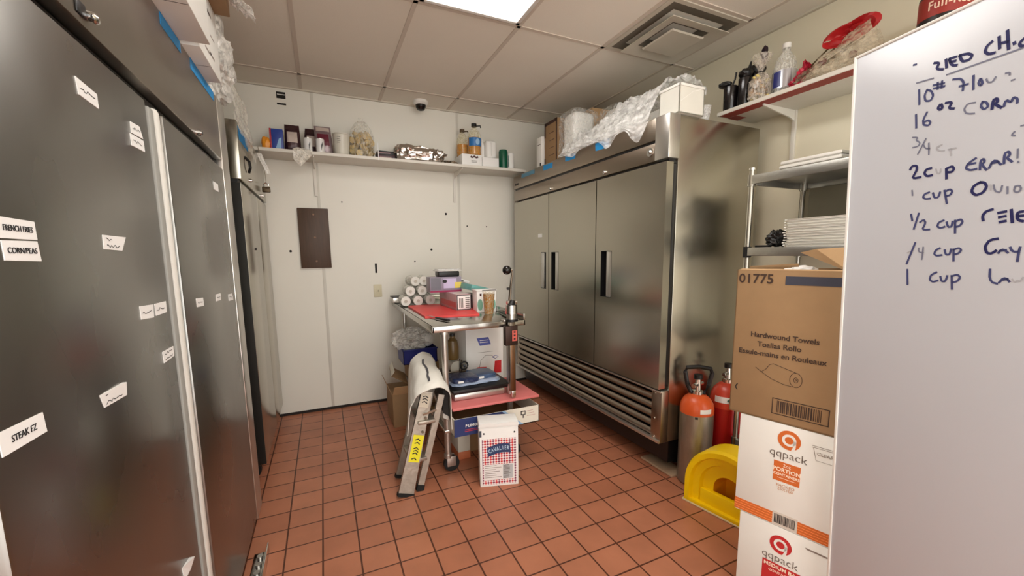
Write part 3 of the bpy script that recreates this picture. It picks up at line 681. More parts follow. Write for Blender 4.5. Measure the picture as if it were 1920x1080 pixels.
# ================================================================ STEEL RACK
rk = thing('storage_rack', 'steel storage rack with solid shelves along the right wall behind the cardboard boxes', 'rack', (2.34, 1.13, 0))
POST = mat('rack_post', (172, 168, 158), .3, 1.0, .06, 5)
SHF = mat('rack_shelf', (168, 166, 160), .38, .9, .12, 12, .1, 60)
for x, y in ((2.12, 1.51), (2.575, 1.51), (2.12, .76), (2.575, .76)):
    m = MB().cyl((x, y, .02), (x, y, 1.80), .0135, POST).cyl((x, y, 1.80), (x, y, 1.812), .016, CHROME).cyl((x, y, 0), (x, y, .03), .018, RUBBER)
    m.build('post', rk)
for z in (1.725, 1.345, .75, .25):
    s_ = MB().box(2.105, 2.59, .745, 1.525, z + .030, z + .045, SHF, .003).box(2.100, 2.112, .765, 1.495, z, z + .046, SHF, .003).box(2.582, 2.592, .765, 1.495, z, z + .046, SHF, .003)
    s_ = s_.box(2.12, 2.57, 1.515, 1.528, z, z + .046, SHF, .003).box(2.12, 2.57, .742, .755, z, z + .046, SHF, .003).build('shelf', rk)
    m = MB()
    for x, y in ((2.12, 1.51), (2.575, 1.51), (2.12, .76), (2.575, .76)): m.cyl((x, y, z - .008), (x, y, z + .05), .020, RUBBER if z == 1.345 and y > 1 and x < 2.2 else POST)
    m.build('collar', s_)
z0 = 1.3915
for k in range(11):
    t = thing('white_tray', 'white rectangular tray in a stack of eleven on the steel rack', 'tray', (2.30, 1.14, z0 + k * .0125), 0, 'stacked white trays on the rack') if k == 0 else None
    if k == 0:
        WT = mat('tray_white', (236, 233, 224), .4)
        MB().box(2.135, 2.47, 1.05, 1.315, z0, z0 + .0095, WT, .003).build('body', t)
        m = MB().box(2.130, 2.475, 1.320, 1.328, z0 + .004, z0 + .0105, WT, .002).box(2.130, 2.475, 1.050, 1.316, z0 + .0085, z0 + .0105, WT, .001); m.build('rim', t)
        MB().box(2.14, 2.46, .93, 1.045, z0 + .0005, z0 + .0085, mat('tray_gap_shade', (30, 28, 28), .5)).build('gap_shade', t)  # shade of the gap between stacked trays, built as a dark block
        MB().box(2.13, 2.475, .925, 1.04, z0 + .0086, z0 + .0108, WT, .001).build('rim', t)
        tray0 = t
    else:
        n = dup(tray0, (2.30 + (.004 if k % 3 == 0 else -.002 * (k % 2)), 1.14 + (.004 if k % 4 == 1 else 0), z0 + k * .0125))
tag(MB().blob((2.19, 1.395, 1.435), (.04, .055, .045), mat('black_bag', (14, 13, 14), .35, bump=.5, bscale=40), .45, 9, 3, 4, floor=1.391).box(2.13, 2.16, 1.40, 1.475, 1.391, 1.402, BLACK, .003).build('black_bag', None, (2.19, 1.40, 1.391), 25), 'crumpled black plastic bag beside the stack of white trays on the rack', 'bag')
z1 = 1.7715
def dish(label, y0, y1, za):
    t = thing('serving_tray', label, 'tray', (2.25, (y0 + y1) / 2, za), 0, 'thin white trays on the rack top')
    MB().box(2.125, 2.42, y0, y1, za, za + .008, WHITE, .002).build('base', t)
    m = MB().box(2.115, 2.13, y0 - .008, y1 + .008, za + .006, za + .020, WHITE, .003).box(2.415, 2.43, y0 - .008, y1 + .008, za + .006, za + .020, WHITE, .003).box(2.12, 2.425, y1, y1 + .012, za + .006, za + .020, WHITE, .003).box(2.12, 2.425, y0 - .012, y0, za + .006, za + .020, mat('tray_grey', (150, 148, 138), .4), .003)
    m.build('rim', t)
dish('lower of two thin white trays lying on top of the steel rack', 1.10, 1.355, z1)
dish('upper of two thin white trays lying on top of the steel rack', 1.10, 1.35, z1 + .0205)
for k in range(3):
    t = thing('bowl', ('bottom', 'middle', 'top')[k] + ' of three nested white bowls on the rack top', 'bowl', (2.26, .99, z1 + .024 * k), 0, 'nested white bowls on the rack top')
    MB().lathe([(0, .002), (.045, 0), (.05, .004), (.078, .048), (.084, .056), (.086, .058), (.083, .060), (.074, .050), (.045, .008), (0, .008)], WHITE, T4(2.26, .99, z1 + .024 * k), 28).build('body', t)
tag(MB().box(2.53, 2.552, .86, 1.45, 1.39, 1.72, mat('grey_board', (128, 122, 104), .5), .003).build('grey_panel', None, (2.54, 1.15, 1.39)), 'dull grey panel filling the darker area behind the stacked white trays', 'panel')  # flat grey sheet that darkens the area behind the trays

# ================================================================ CARDBOARD BOXES ON THE RIGHT
hd = radians(-15.4)
LX = Vector((.2656, -.9641, 0)); LY = Vector((.9641, .2656, 0)); P0 = Vector((1.4475, 1.0005, 0))
def bframe(l, z): return frame(P0 + LX * l + Vector((0, 0, z)), LX, (0, 0, 1))   # +z of the frame comes out of the visible face
QW = mat('white_corrugated', (228, 226, 220), .65, var=.03, scale=14)
LOGOFONT = mat('thin_grey_lettering', (104, 92, 84), .6)
def carton(label, l0, w, d, z0, z1, m0, name='cardboard_box'):
    F = bframe(l0, z0)
    t = thing(name, label, 'box', P0 + LX * (l0 + w / 2) + LY * (d / 2) + Vector((0, 0, z0)))
    return t, F
def pack(z0, z1, l0, label, colr, word1, word2, stripe_m):
    w, d, h = .315, .33, z1 - z0
    t, F = carton(label, l0, w, d, z0, z1, QW)
    MB().box(0, w, 0, h - .001, -d, 0, QW, .003, F).build('body', t)
    o = .155 - l0; C1 = mat(colr[0], colr[1], .6, var=.03)
    LF = lambda x, z: F @ T4(x, z - z0, .0003)
    # ring logo: open ring with a tail
    ly = z0 + h * (.86 if word2 else .86)
    if word2 is None: ly = z0 + h * .80
    m = MB(); R = .036
    m.lathe([(0, .0006), (R, .0006), (R, 0)], C1, LF(o, ly), 40)
    m.lathe([(R * .38, .0006), (R * .38, .0012), (R * .62, .0012), (R * .62, .0006)], QW, LF(o, ly), 36)
    m.prism([(R * .38, R * .05), (R * .62, R * .05), (R * .60, -R * .6), (R * .48, -R * 1.02), (R * .20, -R * 1.04), (R * .36, -R * .6)], QW, LF(o, ly), .0012)
    m.build('ring_logo', t)
    MB().text('qqpack', .042, LOGOFONT, LF(o, ly - .058), bold=-.0004).build('brand_lettering', t)
    bx = ly - .058
    if word2:
        m = MB().box(-.042, .042, -.040, .036, 0, .0006, C1, 0, LF(o, bx - .066))
        CR = mat('cream_lettering', (246, 226, 204), .6)
        m.text('2oz', .017, CR, LF(o, bx - .066 + .024) @ T4(0, 0, .0006)).text(word1, .020, CR, LF(o, bx - .066 + .005) @ T4(0, 0, .0006), bold=.0005).text(word2, .0135, CR, LF(o, bx - .066 - .013) @ T4(0, 0, .0006), bold=.0003)
        m.box(-.028, .03, -.027, -.0255, 0, .0009, CR, 0, LF(o, bx - .066))
        m.build('printed_panel', t)
        MB().text('PACKED\n25X100', .0155, mat('tan_lettering', (196, 150, 118), .6), LF(o, bx - .128)).build('printing', t)
        # clear cup drawing near the right edge
        m = MB(); G = mat('grey_print2', (140, 128, 120), .6)
        for pts in ([(-.035, .02), (-.025, -.025), (.025, -.025), (.035, .02)], [(-.04, .02), (.04, .02)], [(-.04, .026), (.04, .026)]): m.ribbon(pts, .0016, G, LF(.275, ly - .018))
        m.text('CLEAR', .016, G, LF(.275, ly - .018)); m.build('cup_drawing', t)
    else:
        m = MB().box(-.055, .075, -.06, .022, 0, .0006, C1, 0, LF(o, bx - .045)); CR = mat('cream_lettering', (246, 226, 204), .6)
        m.text('MEDIUM BAG', .020, CR, LF(o + .01, bx - .045 + .008) @ T4(0, 0, .0006), bold=.0004).text('CONTAINERS', .014, CR, LF(o + .01, bx - .045 - .012) @ T4(0, 0, .0006))
        m.build('printed_panel', t)
        m = MB().prism([(-.03, .0), (.03, 0), (.035, .006), (-.035, .006)], mat('grey_print2', (140, 128, 120), .6), LF(.255, z0 + h - .04), .0006); m.build('lid_drawing', t)
    # stripes round the bottom with a barcode gap
    CL = mat(colr[0] + '_light', tuple(min(255, int(c * 1.0 + 45)) for c in colr[1]), .6)
    for a, b in ((0, o - .034), (o + .046, w)):
        m = MB()
        if a == 0: m.box(-.0006, 0, .004, .050, -d, 0, C1, 0, F)
        m.box(a, b, .004, .050, 0, .0005, C1, 0, F)
        for k in range(4): m.box(a, b, .011 + .010 * k, .0125 + .010 * k, 0, .0008, CL, 0, F)
        m.build('stripe_band', t)
    m = MB(); rr = random.Random(5); x = o - .028
    m.box(o - .034, o + .046, .004, .056, 0, .0004, mat('tape_tan', (206, 196, 184), .6), 0, F)
    while x < o + .038:
        ww = rr.choice((.0012, .002, .003)); m.box(x, x + ww, .012, .048, 0, .0008, INK, 0, F); x += ww + rr.choice((.0012, .002))
    m.build('barcode', t)
    return t
pack(0.0, .346, .010, 'white carton with red ring logo and red band, lowest of the three stacked boxes', ('carton_red', (188, 40, 42)), 'MEDIUM', None, None)
pack(.3465, .745, -.012, 'white carton with orange ring logo and orange stripes, middle of the three stacked boxes', ('carton_orange', (206, 104, 42)), 'PORTION', 'CONTAINERS', None)
w, d, zb, zt = .345, .33, .7455, 1.300
t, F = carton('open brown paper towel carton on top of two white cartons', -.055, w, d, zb, zt, CARD)
h = zt - zb
m = MB()
th = .005
m.box(0, w, 0, h, -th, 0, CARD, .001, F).box(0, w, 0, h, -d, -d + th, CARD, .001, F).box(0, th, 0, h, -d, 0, CARD, .001, F).box(w - th, w, 0, h, -d, 0, CARD, .001, F).box(0, w, 0, th, -d, 0, CARD, 0, F)
m.build('body', t)
def flapM(M, L, wd, name):
    m = MB().box(0, L, 0, wd, -.004, 0, CARD, .001, M).box(.002, L - .002, .002, wd - .002, .0002, .0006, CARD_L, 0, M); o = m.build(name, t); return o
flapM(F @ T4(.004, h, 0) @ R4(radians(-84), 'X'), w - .01, .030, 'front_flap')
o = MB().box(0, .16, 0, .012, -.004, 0, CARD, .001, F @ T4(.02, h, -.06) @ R4(radians(4), 'Z')).build('inner_flap', t)
m = MB()
q = bmesh.new(); pts = [(.165, h + .060, -.08), (.34, h + .035, -.02), (.34, h + .10, -.30), (.19, h + .075, -.26)]
F2 = F
vs = [q.verts.new(p) for p in [(.155, h + .062, -.16), (.335, h - .004, -.015), (.345, h + .075, -.10), (.345, h + .085, -.30), (.17, h + .075, -.30)]]
q.faces.new(vs); bmesh.ops.solidify(q, geom=list(q.faces), thickness=.004)
m.add(q, CARD_L, F); m.build('side_flap', t)
INKC = CARD_INK
def LT(l, z): return bframe(l, z) @ T4(0, 0, .0003)
m = MB().text('01775', .047, INKC, LT(-.048, 1.267), 'LEFT', bold=.0008)
m.build('printed_number', t)
MB().box(-.1, .135, -.016, .014, 0, .0006, mat('slate_print', (58, 60, 74), .7), 0, LT(.205, 1.266)).build('dark_bar', t)
m = MB().text('Hardwound Towels', .0265, INKC, LT(.112, 1.060), bold=.0005).text('Toallas Rollo', .0265, INKC, LT(.100, 1.026), bold=.0005).text('Essuie-mains en Rouleaux', .0265, INKC, LT(.105, .992), bold=.0005)
m.build('printing', t)
m = MB(); FD = LT(.105, .925)
m.ribbon([(-.075, .012), (-.055, -.002), (-.02, -.022), (.02, -.034), (.045, -.036)], .0018, INKC, FD).ribbon([(-.055, -.002), (-.040, .012), (-.03, .03), (-.018, .036), (.055, .016)], .0018, INKC, FD)
for r in (.026, .009, .003): m.ribbon([(.055 + r * .72 * cos(2 * pi * k / 24), -.010 + r * sin(2 * pi * k / 24)) for k in range(25)], .0018, INKC, FD)
m.build('roll_drawing', t)
m = MB(); FB = LT(.178, .805); rr = random.Random(3)
for a in ((-.086, .086, -.030, -.027), (-.086, .086, .027, .030), (-.086, -.083, -.030, .030), (.083, .086, -.030, .030)): m.box(a[0], a[1], a[2], a[3], 0, .0005, INKC, 0, FB)
x = -.07
while x < .066:
    ww = rr.choice((.0018, .003, .0045)); m.box(x, x + ww, -.022, .022, 0, .0005, INKC, 0, FB); x += ww + rr.choice((.002, .0035))
m.build('barcode', t)
m = MB(); m.ribbon([(-.030, .858), (-.035, .85), (-.035, .842), (-.030, .836)], .004, INK, bframe(0, 0) @ T4(0, 0, .0003)); m.build('printed_mark', t)
tag(MB().blob((1.62, .93, 1.285), (.06, .05, .030), PAPER, .4, 8, 2, 3).build('paper_wad', None, (1.62, .93, 1.25), 20), 'crumpled white paper sticking out of the open brown carton', 'paper')

# ================================================================ RECIPE BOARD
kB = .93; CAMP = Vector((0, 0, 1.364))
TB = CAMP + (Vector((1.4662, .7415, 1.9267)) - CAMP) * kB
uB = Vector((-.2449, -.9696, 0)).normalized(); vB = Vector((.0496, -.0125, -.9987)).normalized()
FBd = frame(TB, uB, -vB)
LB_ = TB.z / .9987
bd = thing('whiteboard', 'tall white recipe board with blue handwriting leaning beside the cardboard boxes', 'board', tuple(TB + vB * LB_ + uB * .6))
BW = mat('dry_erase_white', (206, 210, 219), .22, var=.015, scale=3)
MB().box(0, 1.25, -LB_ + .004, 0, -.018, 0, BW, .002, FBd).build('panel', bd)
m = MB().box(-.004, .004, -LB_ + .004, .004, -.020, .0025, mat('board_trim', (240, 239, 234), .4), .002, FBd).box(0, 1.25, -.002, .005, -.020, .0025, mat('board_trim', (240, 239, 234), .4), .002, FBd)
m.build('edge_trim', bd)
STROKES = "3:168,210 171,244;3:193,212 184,228 187,242 199,247 203,239 196,231 188,235;2:164,266 179,269 171,275 183,283 180,293 166,292;2:195,277 179,312;2:191,292 193,303 205,305;2:202,290 204,319;1:231,301 218,303 220,314 237,317;1:244,316 260,316;1:249,316 251,332;4:164,348 167,338 180,341 180,354 166,375 190,372;4:212,354 200,354 197,364 203,374 215,372;1:222,358 225,371 232,372 232,360;4:244,362 246,386;4:244,362 256,356 260,366 256,373 247,371;3:300,349 284,358 282,370 292,376 303,374;3:287,361 300,360;3:309,377 308,355 314,353 317,361 310,366 321,380;3:325,377 331,349 345,373;3:328,367 340,366;3:350,372 348,347 357,347 359,357 351,359 363,371;2:370,346 371,365;2:373,372 373,375;2:172,403 174,417;3:212,414 201,416 198,425 204,431 215,430;3:220,417 223,431 233,431 235,417;3:244,414 251,447;3:245,418 255,411 261,419 256,429 247,429;4:312,406 299,412 297,426 306,436 319,431 325,418 320,407 312,406;1:330,415 332,427;2:336,416 338,430 350,438 351,420;2:360,424 361,439;2:372,426 370,435 377,440 383,433 380,423 372,425;3:174,466 178,483;3:192,465 183,506;3:196,489 205,480 210,492 199,511 219,509;3:248,488 236,492 235,503 242,508 251,504;3:254,493 257,507 266,506 266,492;3:271,490 273,521;3:272,493 282,486 287,495 281,505 274,506;4:339,471 327,473 321,484 324,495;4:362,478 349,480;4:362,488 351,490;4:363,499 353,501;4:370,475 374,503;4:389,481 379,480 381,500 391,502;4:380,490 390,490;1:172,569 177,566;3:189,542 172,599;2:198,556 196,570 209,569;2:208,554 207,587;3:245,557 235,562 233,573 239,578 250,575;3:255,562 257,575 267,575 268,560;3:273,560 275,590;3:273,562 283,556 289,562 284,572 275,574;4:353,538 338,539 331,557 336,571 345,573 352,565;3:356,571 362,555 372,570;3:358,566 369,564;3:375,558 378,570 388,568;3:391,558 389,570 389,589;3:175,614 178,655;3:242,619 229,626 228,640 236,646 246,640;3:251,630 253,643 263,643 265,627;3:274,626 277,660;3:274,628 286,621 292,630 286,641 277,643;3:345,608 343,642 360,641;3:363,638 371,618 380,635;3:367,632 377,629;1:384,629 388,637 393,630 397,635 401,624;4:200,98 214,101 202,115 220,121;4:224,100 227,120;4:231,102 235,122 247,123;4:231,102 245,103;4:233,110 244,112;4:251,103 256,122 272,121 276,113 267,105 251,103;3:154,83 160,84;2:164,131 201,134;2:228,137 362,137;4:309,100 300,104 297,116 304,125 315,126;4:320,95 323,121;4:333,89 338,129;4:322,110 336,113;4:346,119 347,123;4:361,119 354,124 356,132 362,134;3:171,150 174,187;3:189,157 183,168 187,184 199,187 204,176 199,162 189,157;3:211,148 212,164;3:220,148 220,164;3:202,151 225,155;3:203,159 226,162;3:242,153 269,155 263,186;3:256,174 272,175;3:281,160 283,191;3:294,172 290,180 296,189 300,184 295,173;2:305,177 307,186 317,189 321,179;2:337,178 346,178 344,184;2:348,197 353,197;4:220,203 214,209 220,216 227,213 222,203;4:231,203 248,204 235,219 249,222;2:289,222 274,218 268,230 273,243 289,246;3:302,225 298,234 306,244 314,239 309,227 302,225;4:320,247 320,225 327,226 329,235 322,237 336,249;3:340,248 341,231 352,246 353,232 362,239 361,248;2:362,307 354,316 363,316;2:371,298 375,298"
PEN = {1: mat('pen_faded', (178, 180, 188), .5, var=0), 2: mat('pen_grey', (120, 124, 146), .5, var=0), 3: mat('pen_blue_grey', (66, 72, 118), .5, var=0), 4: mat('pen_navy', (36, 38, 92), .5, var=0)}
LINES = {}
for s_ in STROKES.split(';'):
    wgt, pts = s_.split(':'); wgt = int(wgt)
    pts = [(float(a) * kB / 1000, -float(b) * kB / 1000) for a, b in (p.split(',') for p in pts.split())]
    if len(pts) > 2:     # round the corners of a pen stroke
        q = [pts[0]]
        for a, b, c in zip(pts, pts[1:], pts[2:]):
            for tt in (.3, .5, .7):
                p1 = ((a[0] + b[0]) / 2, (a[1] + b[1]) / 2) if a is not pts[0] else a
                p2 = ((b[0] + c[0]) / 2, (b[1] + c[1]) / 2) if c is not pts[-1] else c
                q.append(tuple((1 - tt) ** 2 * p1[i] + 2 * tt * (1 - tt) * b[i] + tt * tt * p2[i] for i in (0, 1)))
        q.append(pts[-1]); pts = q
    row = sum(q_[1] for q_ in pts) / len(pts); key = min(range(9), key=lambda k: abs(-row - kB * (.112, .168, .225, .295, .363, .428, .494, .563, .636)[k]))
    LINES.setdefault(key, MB()).ribbon(pts, {1: .0030, 2: .0032, 3: .0044, 4: .0054}[wgt], PEN[wgt], FBd)
for k in sorted(LINES): LINES[k].build('handwriting_line', bd)

# ================================================================ GAS CYLINDERS, YELLOW TUB
def cylinder(x, y, label, lower, upper, zc, zn, r, handle):
    t = thing('gas_cylinder', label, 'gas cylinder', (x, y, 0))
    M = T4(x, y, 0)
    MB().lathe([(0, 0), (r * .9, 0), (r, .012), (r, zc)], lower, M, 36).build('body', t)
    s = zn - zc
    MB().lathe([(r, zc), (r, zc + s * .25), (r * .95, zc + s * .5), (r * .80, zc + s * .74), (r * .55, zc + s * .92), (r * .34, zn), (0, zn)], upper, M, 36).build('shoulder', t)
    v = MB().lathe([(0, zn - .005), (.030, zn - .005), (.030, zn + .020), (.018, zn + .024), (.015, zn + .09), (0, zn + .09)], CHROME, M, 20)
    v.cyl((x - .05, y - .01, zn + .055), (x + .045, y + .01, zn + .055), .012, CHROME).cyl((x, y, zn + .09), (x, y, zn + .115), .024, BLACK)
    v.build('valve', t)
    if handle:
        pts = [(-.036, .0), (-.058, .05), (-.072, .12), (-.064, .148), (0, .156), (.064, .148), (.072, .12), (.058, .05), (.036, 0), (-.036, 0)]
        A = Vector((.757, -.653, 0))
        MB().tube([Vector((x, y, zn + .006 + b)) + A * a for a, b in pts], .0125, BLACK, 10).build('carry_handle', t)
    return t
OLD = mat('worn_cylinder_steel', (158, 154, 142), .38, .85, .35, 26, .15, 70, stretch=(1, 1, .35))
ORG = mat('orange_paint', (214, 88, 36), .35, var=.08); RDP = mat('red_paint', (170, 22, 20), .32, var=.1); RDO = mat('orange_red_paint', (200, 62, 38), .32)
t = cylinder(1.955, 1.645, 'steel gas cylinder with orange shoulder and black carry handle beside the right refrigerator', OLD, ORG, .435, .545, .093, True)
MB().lathe([(.0935, .452), (.0930, .478)], PAPER, T4(1.955, 1.645, 0) @ R4(radians(232), 'Z'), 8, radians(42)).build('paper_label', t)
MB().box(-.008, .008, -.006, .006, 0, .001, INK, 0, frame(Vector((1.955, 1.645, .425)) + Vector((-.757, -.653, 0)) * .0932, (.653, -.757, 0), (0, 0, 1))).build('stamp', t)
t = cylinder(2.19, 1.630, 'red gas cylinder with a white label band behind the steel one', RDP, RDO, .44, .585, .094, False)
MB().lathe([(.0945, .478), (.0935, .515)], PAPER, T4(2.19, 1.63, 0) @ R4(radians(175), 'Z'), 16, radians(110)).build('label_band', t)
m = MB(); A = radians(228)
m.prism([(-.017, 0), (0, -.014), (.017, 0), (0, .014)], mat('green_diamond', (46, 92, 84), .5), frame((2.19 + .0952 * cos(A), 1.63 + .0952 * sin(A), .497), (-sin(A), cos(A), 0), (0, 0, 1)), .001); m.build('hazard_diamond', t)
YEL = mat('yellow_plastic', (255, 212, 2), .38, var=.03)
t = thing('yellow_tub', 'bright yellow arched plastic tub lying on its side in front of the gas cylinders', 'tub', (1.84, 1.34, 0))
Y0, Z0 = 1.312, .130
FY = frame((1.785, Y0, 0), (.18, -1, 0), (0, 0, 1))     # front of the arch looks left; +z out of it
def arch(r, n=24): return [(-r, .012)] + [(-r * cos(pi * k / n), Z0 + r * sin(pi * k / n)) for k in range(n + 1)] + [(r, .012)]
def arch_wall(m, ra, za, rb, zb, mt):
    q = bmesh.new(); a = [q.verts.new((x, y, za)) for x, y in arch(ra)]; b = [q.verts.new((x, y, zb)) for x, y in arch(rb)]
    for i in range(len(a) - 1): q.faces.new((a[i], a[i + 1], b[i + 1], b[i]))
    bmesh.ops.recalc_face_normals(q, faces=q.faces); m.add(q, mt, FY)
m = MB()
arch_wall(m, .225, -.15, .225, -.02, YEL); arch_wall(m, .225, -.02, .216, 0, YEL); arch_wall(m, .216, 0, .190, 0, YEL); arch_wall(m, .190, 0, .182, -.022, YEL)
arch_wall(m, .182, -.022, .145, -.022, YEL); arch_wall(m, .145, -.022, .137, -.044, YEL); arch_wall(m, .137, -.044, .078, -.044, YEL)
m.box(-.14, .145, .010, .105, -.052, -.022, YEL, .006, FY).box(-.218, .218, .010, .030, -.05, 0, YEL, .003, FY); m.build('shell', t)
m = MB(); OY = mat('orange_yellow_plastic', (240, 160, 14), .4); arch_wall(m, .078, -.044, .062, -.145, OY); m.prism(arch(.064), OY, FY @ T4(0, 0, -.15), .005); m.build('inner_cavity', t)
MB().box(-.228, .215, 0, .010, -.15, .003, mat('pale_rim', (226, 208, 160), .4), .003, FY).build('base_plate', t)
MB().prism([(-.02, .10), (.05, .07), (.05, .012), (.0, .012), (-.008, .06)], YEL, FY @ T4(0, 0, -.050), .012).build('inner_rib', t)
tag(MB().box(1.86, 1.98, 1.72, 1.99, 0, .014, mat('pale_wood', (176, 150, 124), .7, var=.12, scale=12), .002).build('wood_shim', None, (1.92, 1.85, 0)), 'flat pale wood strip on the floor under the right refrigerator', 'wood strip')
t = thing('metal_bracket', 'small shiny metal bracket on the floor beside the nearest left refrigerator', 'bracket', (-.345, 1.95, 0))
m = MB().box(-.372, -.314, 1.83, 2.06, 0, .006, CHROME, .002).box(-.318, -.312, 1.83, 2.06, 0, .050, CHROME, .002)
m.build('angle_plate', t)
m = MB()
for k in range(4): m.cyl((-.345, 1.86 + .055 * k, .006), (-.345, 1.86 + .055 * k, .016), .013, STEEL_L)
m.build('bolt_heads', t)

# ================================================================ ON TOP OF THE REFRIGERATORS
zl = 2.0905
def wbox(label, x0, x1, y0, y1, z0, z1, seed):
    t = thing('white_carton', label, 'box', ((x0 + x1) / 2, (y0 + y1) / 2, z0), 0, 'cartons on the left refrigerator')
    MB().box(x0, x1, y0, y1, z0, z1, QW, .003).build('body', t)
    m = MB(); rr = random.Random(seed); G = mat('grey_print2', (140, 128, 120), .6)
    for k in range(9):
        y = y0 + (y1 - y0) * rr.uniform(.08, .7); z = z0 + (z1 - z0) * rr.uniform(.12, .85)
        m.box(x1, x1 + .0006, y, y + rr.uniform(.03, .08), z, z + rr.uniform(.004, .012), G)
    m.build('printing', t)
    MB().box(x0 + .1, x1 - .002, (y0 + y1) / 2 - .001, (y0 + y1) / 2 + .001, z0 - .0005, z0, BLACK).build('bottom_seam', t)
    return t
wbox('white printed carton overhanging the nearest left refrigerator, closer to the camera', -.80, -.302, 1.30, 1.80, zl, 2.36, 2)
wbox('white printed carton on the nearest left refrigerator, behind the closer one', -.80, -.338, 1.825, 2.16, zl, 2.36, 3)
t = thing('brown_carton', 'brown carton stacked on the white cartons over the left refrigerators', 'box', (-.55, 1.95, 2.3605))
MB().box(-.26, .26, -.24, .22, 2.3605, 2.62, CARD, .004, T4(-.53, 1.93, 0) @ R4(radians(4), 'Z')).build('body', t)
def fl(u, v): return Vector((-.275 + .085 * u + .01 * noise.noise(Vector((u * 5, v * 5, 3))), 2.02 + .12 * v, 2.40 - .055 * u + .02 * noise.noise(Vector((u * 6, v * 6, 9)))))
tag(MB().sheet(fl, 10, 10, CLEARW, .0015).build('film_scrap', None, (-.25, 2.07, 2.4), 20), 'clear plastic film hanging off the brown carton above the left refrigerators', 'film')
t = thing('plastic_bag', 'big crumpled clear bag on the left refrigerators beside the white cartons', 'bag', (-.47, 2.56, 2.1165))
MB().blob((-.485, 2.56, 2.33), (.135, .27, .23), CLEARW, .35, 11, 3, 5, floor=2.1165).build('bag', t, 25)
MB().blob((-.50, 2.56, 2.27), (.08, .18, .15), FOAM, .2, 6, 2, 3, floor=2.1175).build('contents', t)
def hang(u, v):
    return Vector((-.368 + .02 * noise.noise(Vector((u * 4, v * 5, 2))) + .012, 2.55 + .40 * u + .30 * u * v, 2.24 - .18 * v - .08 * u * v + .02 * noise.noise(Vector((u * 6, v * 3, 5)))))
MB().sheet(hang, 14, 14, film('hang_film', (232, 228, 216), .5, .15, 1.0, 25)).build('hanging_film', t, 25)
zf = 2.1205
t = thing('white_carton', 'narrow white carton on edge at the far end of the right refrigerator top', 'box', (1.9, 3.30, zf))
MB().box(1.80, 2.05, 3.255, 3.345, zf, 2.385, QW, .003).build('body', t)
m = MB().box(1.7995, 1.80, 3.27, 3.33, 2.32, 2.326, LOGOFONT).box(1.7995, 1.80, 3.262, 3.285, zf + .02, zf + .045, INK); m.build('printing', t)
t = thing('brown_carton', 'brown carton with dark printed border on the right refrigerator', 'box', (2.0, 3.13, zf))
MB().box(1.82, 2.16, 3.025, 3.235, zf, 2.48, CARD, .004).build('body', t)
PB = mat('dark_brown_print', (58, 32, 24), .6)
m = MB()
for a in ((3.025, 3.045, zf, 2.48), (3.215, 3.235, zf, zf + .07), (3.215, 3.235, 2.36, 2.48), (3.025, 3.235, zf, zf + .02), (3.025, 3.235, 2.455, 2.48)): m.box(1.8192, 1.82, a[0], a[1], a[2], a[3], PB)
for k in range(4): m.box(1.8192, 1.82, 3.07 + .01 * (k % 2), 3.15, zf + .08 + .06 * k, zf + .084 + .06 * k, PB)
m.build('printed_border', t)
t = thing('brown_carton', 'plain brown carton behind the printed carton on the right refrigerator', 'box', (2.2, 3.2, zf))
MB().box(2.165, 2.48, 3.02, 3.42, zf, 2.60, CARD_L, .004).build('body', t)
def bundle(label, x0, x1, y0, y1, z1, bv):
    t = thing('foam_bundle', label, 'packaging', ((x0 + x1) / 2, (y0 + y1) / 2, zf), 0, 'white foam bundles on the right refrigerator')
    MB().box(x0, x1, y0, y1, zf, z1, FOAM, bv, seg=4).build('containers', t)
    MB().blob(((x0 + x1) / 2, (y0 + y1) / 2, (zf + z1) / 2), ((x1 - x0) / 2 + .03, (y1 - y0) / 2 + .03, (z1 - zf) / 2 + .02), film('bundle_film', (236, 236, 232), .86, .1, .5, 20), .05, 9, 4, 4, 4, floor=zf).build('wrap', t, 25)
bundle('tall white foam container bundle nearest the brown printed carton', 1.835, 2.03, 2.79, 2.97, 2.47, .04)
bundle('white foam container bundle in front of the tall one, partly under clear wrap', 2.05, 2.24, 2.56, 2.73, 2.46, .05)
def sleeve(label, x, y0, y1, r, z):
    t = thing('cup_sleeve', label, 'packaging', (x, (y0 + y1) / 2, zf), 0, 'white foam sleeves under the clear wrap')
    m = MB(); n = 14
    M = frame((x, y0, z), (1, 0, 0), (0, 0, 1)) @ R4(pi, 'Y')
    prof = [(0, 0), (r, 0)]
    for k in range(n): prof += [(r, (y1 - y0) * (k + .6) / n), (r * .965, (y1 - y0) * (k + .8) / n)]
    m.lathe(prof + [(r, y1 - y0), (0, y1 - y0)], FOAM, M, 20); m.build('body', t)
sleeve('long white foam cup sleeve nearest the front edge under the wrap', 1.87, 2.06, 2.76, .058, zf + .060)
sleeve('long white foam cup sleeve at the back under the wrap', 2.02, 2.02, 2.54, .075, zf + .078)
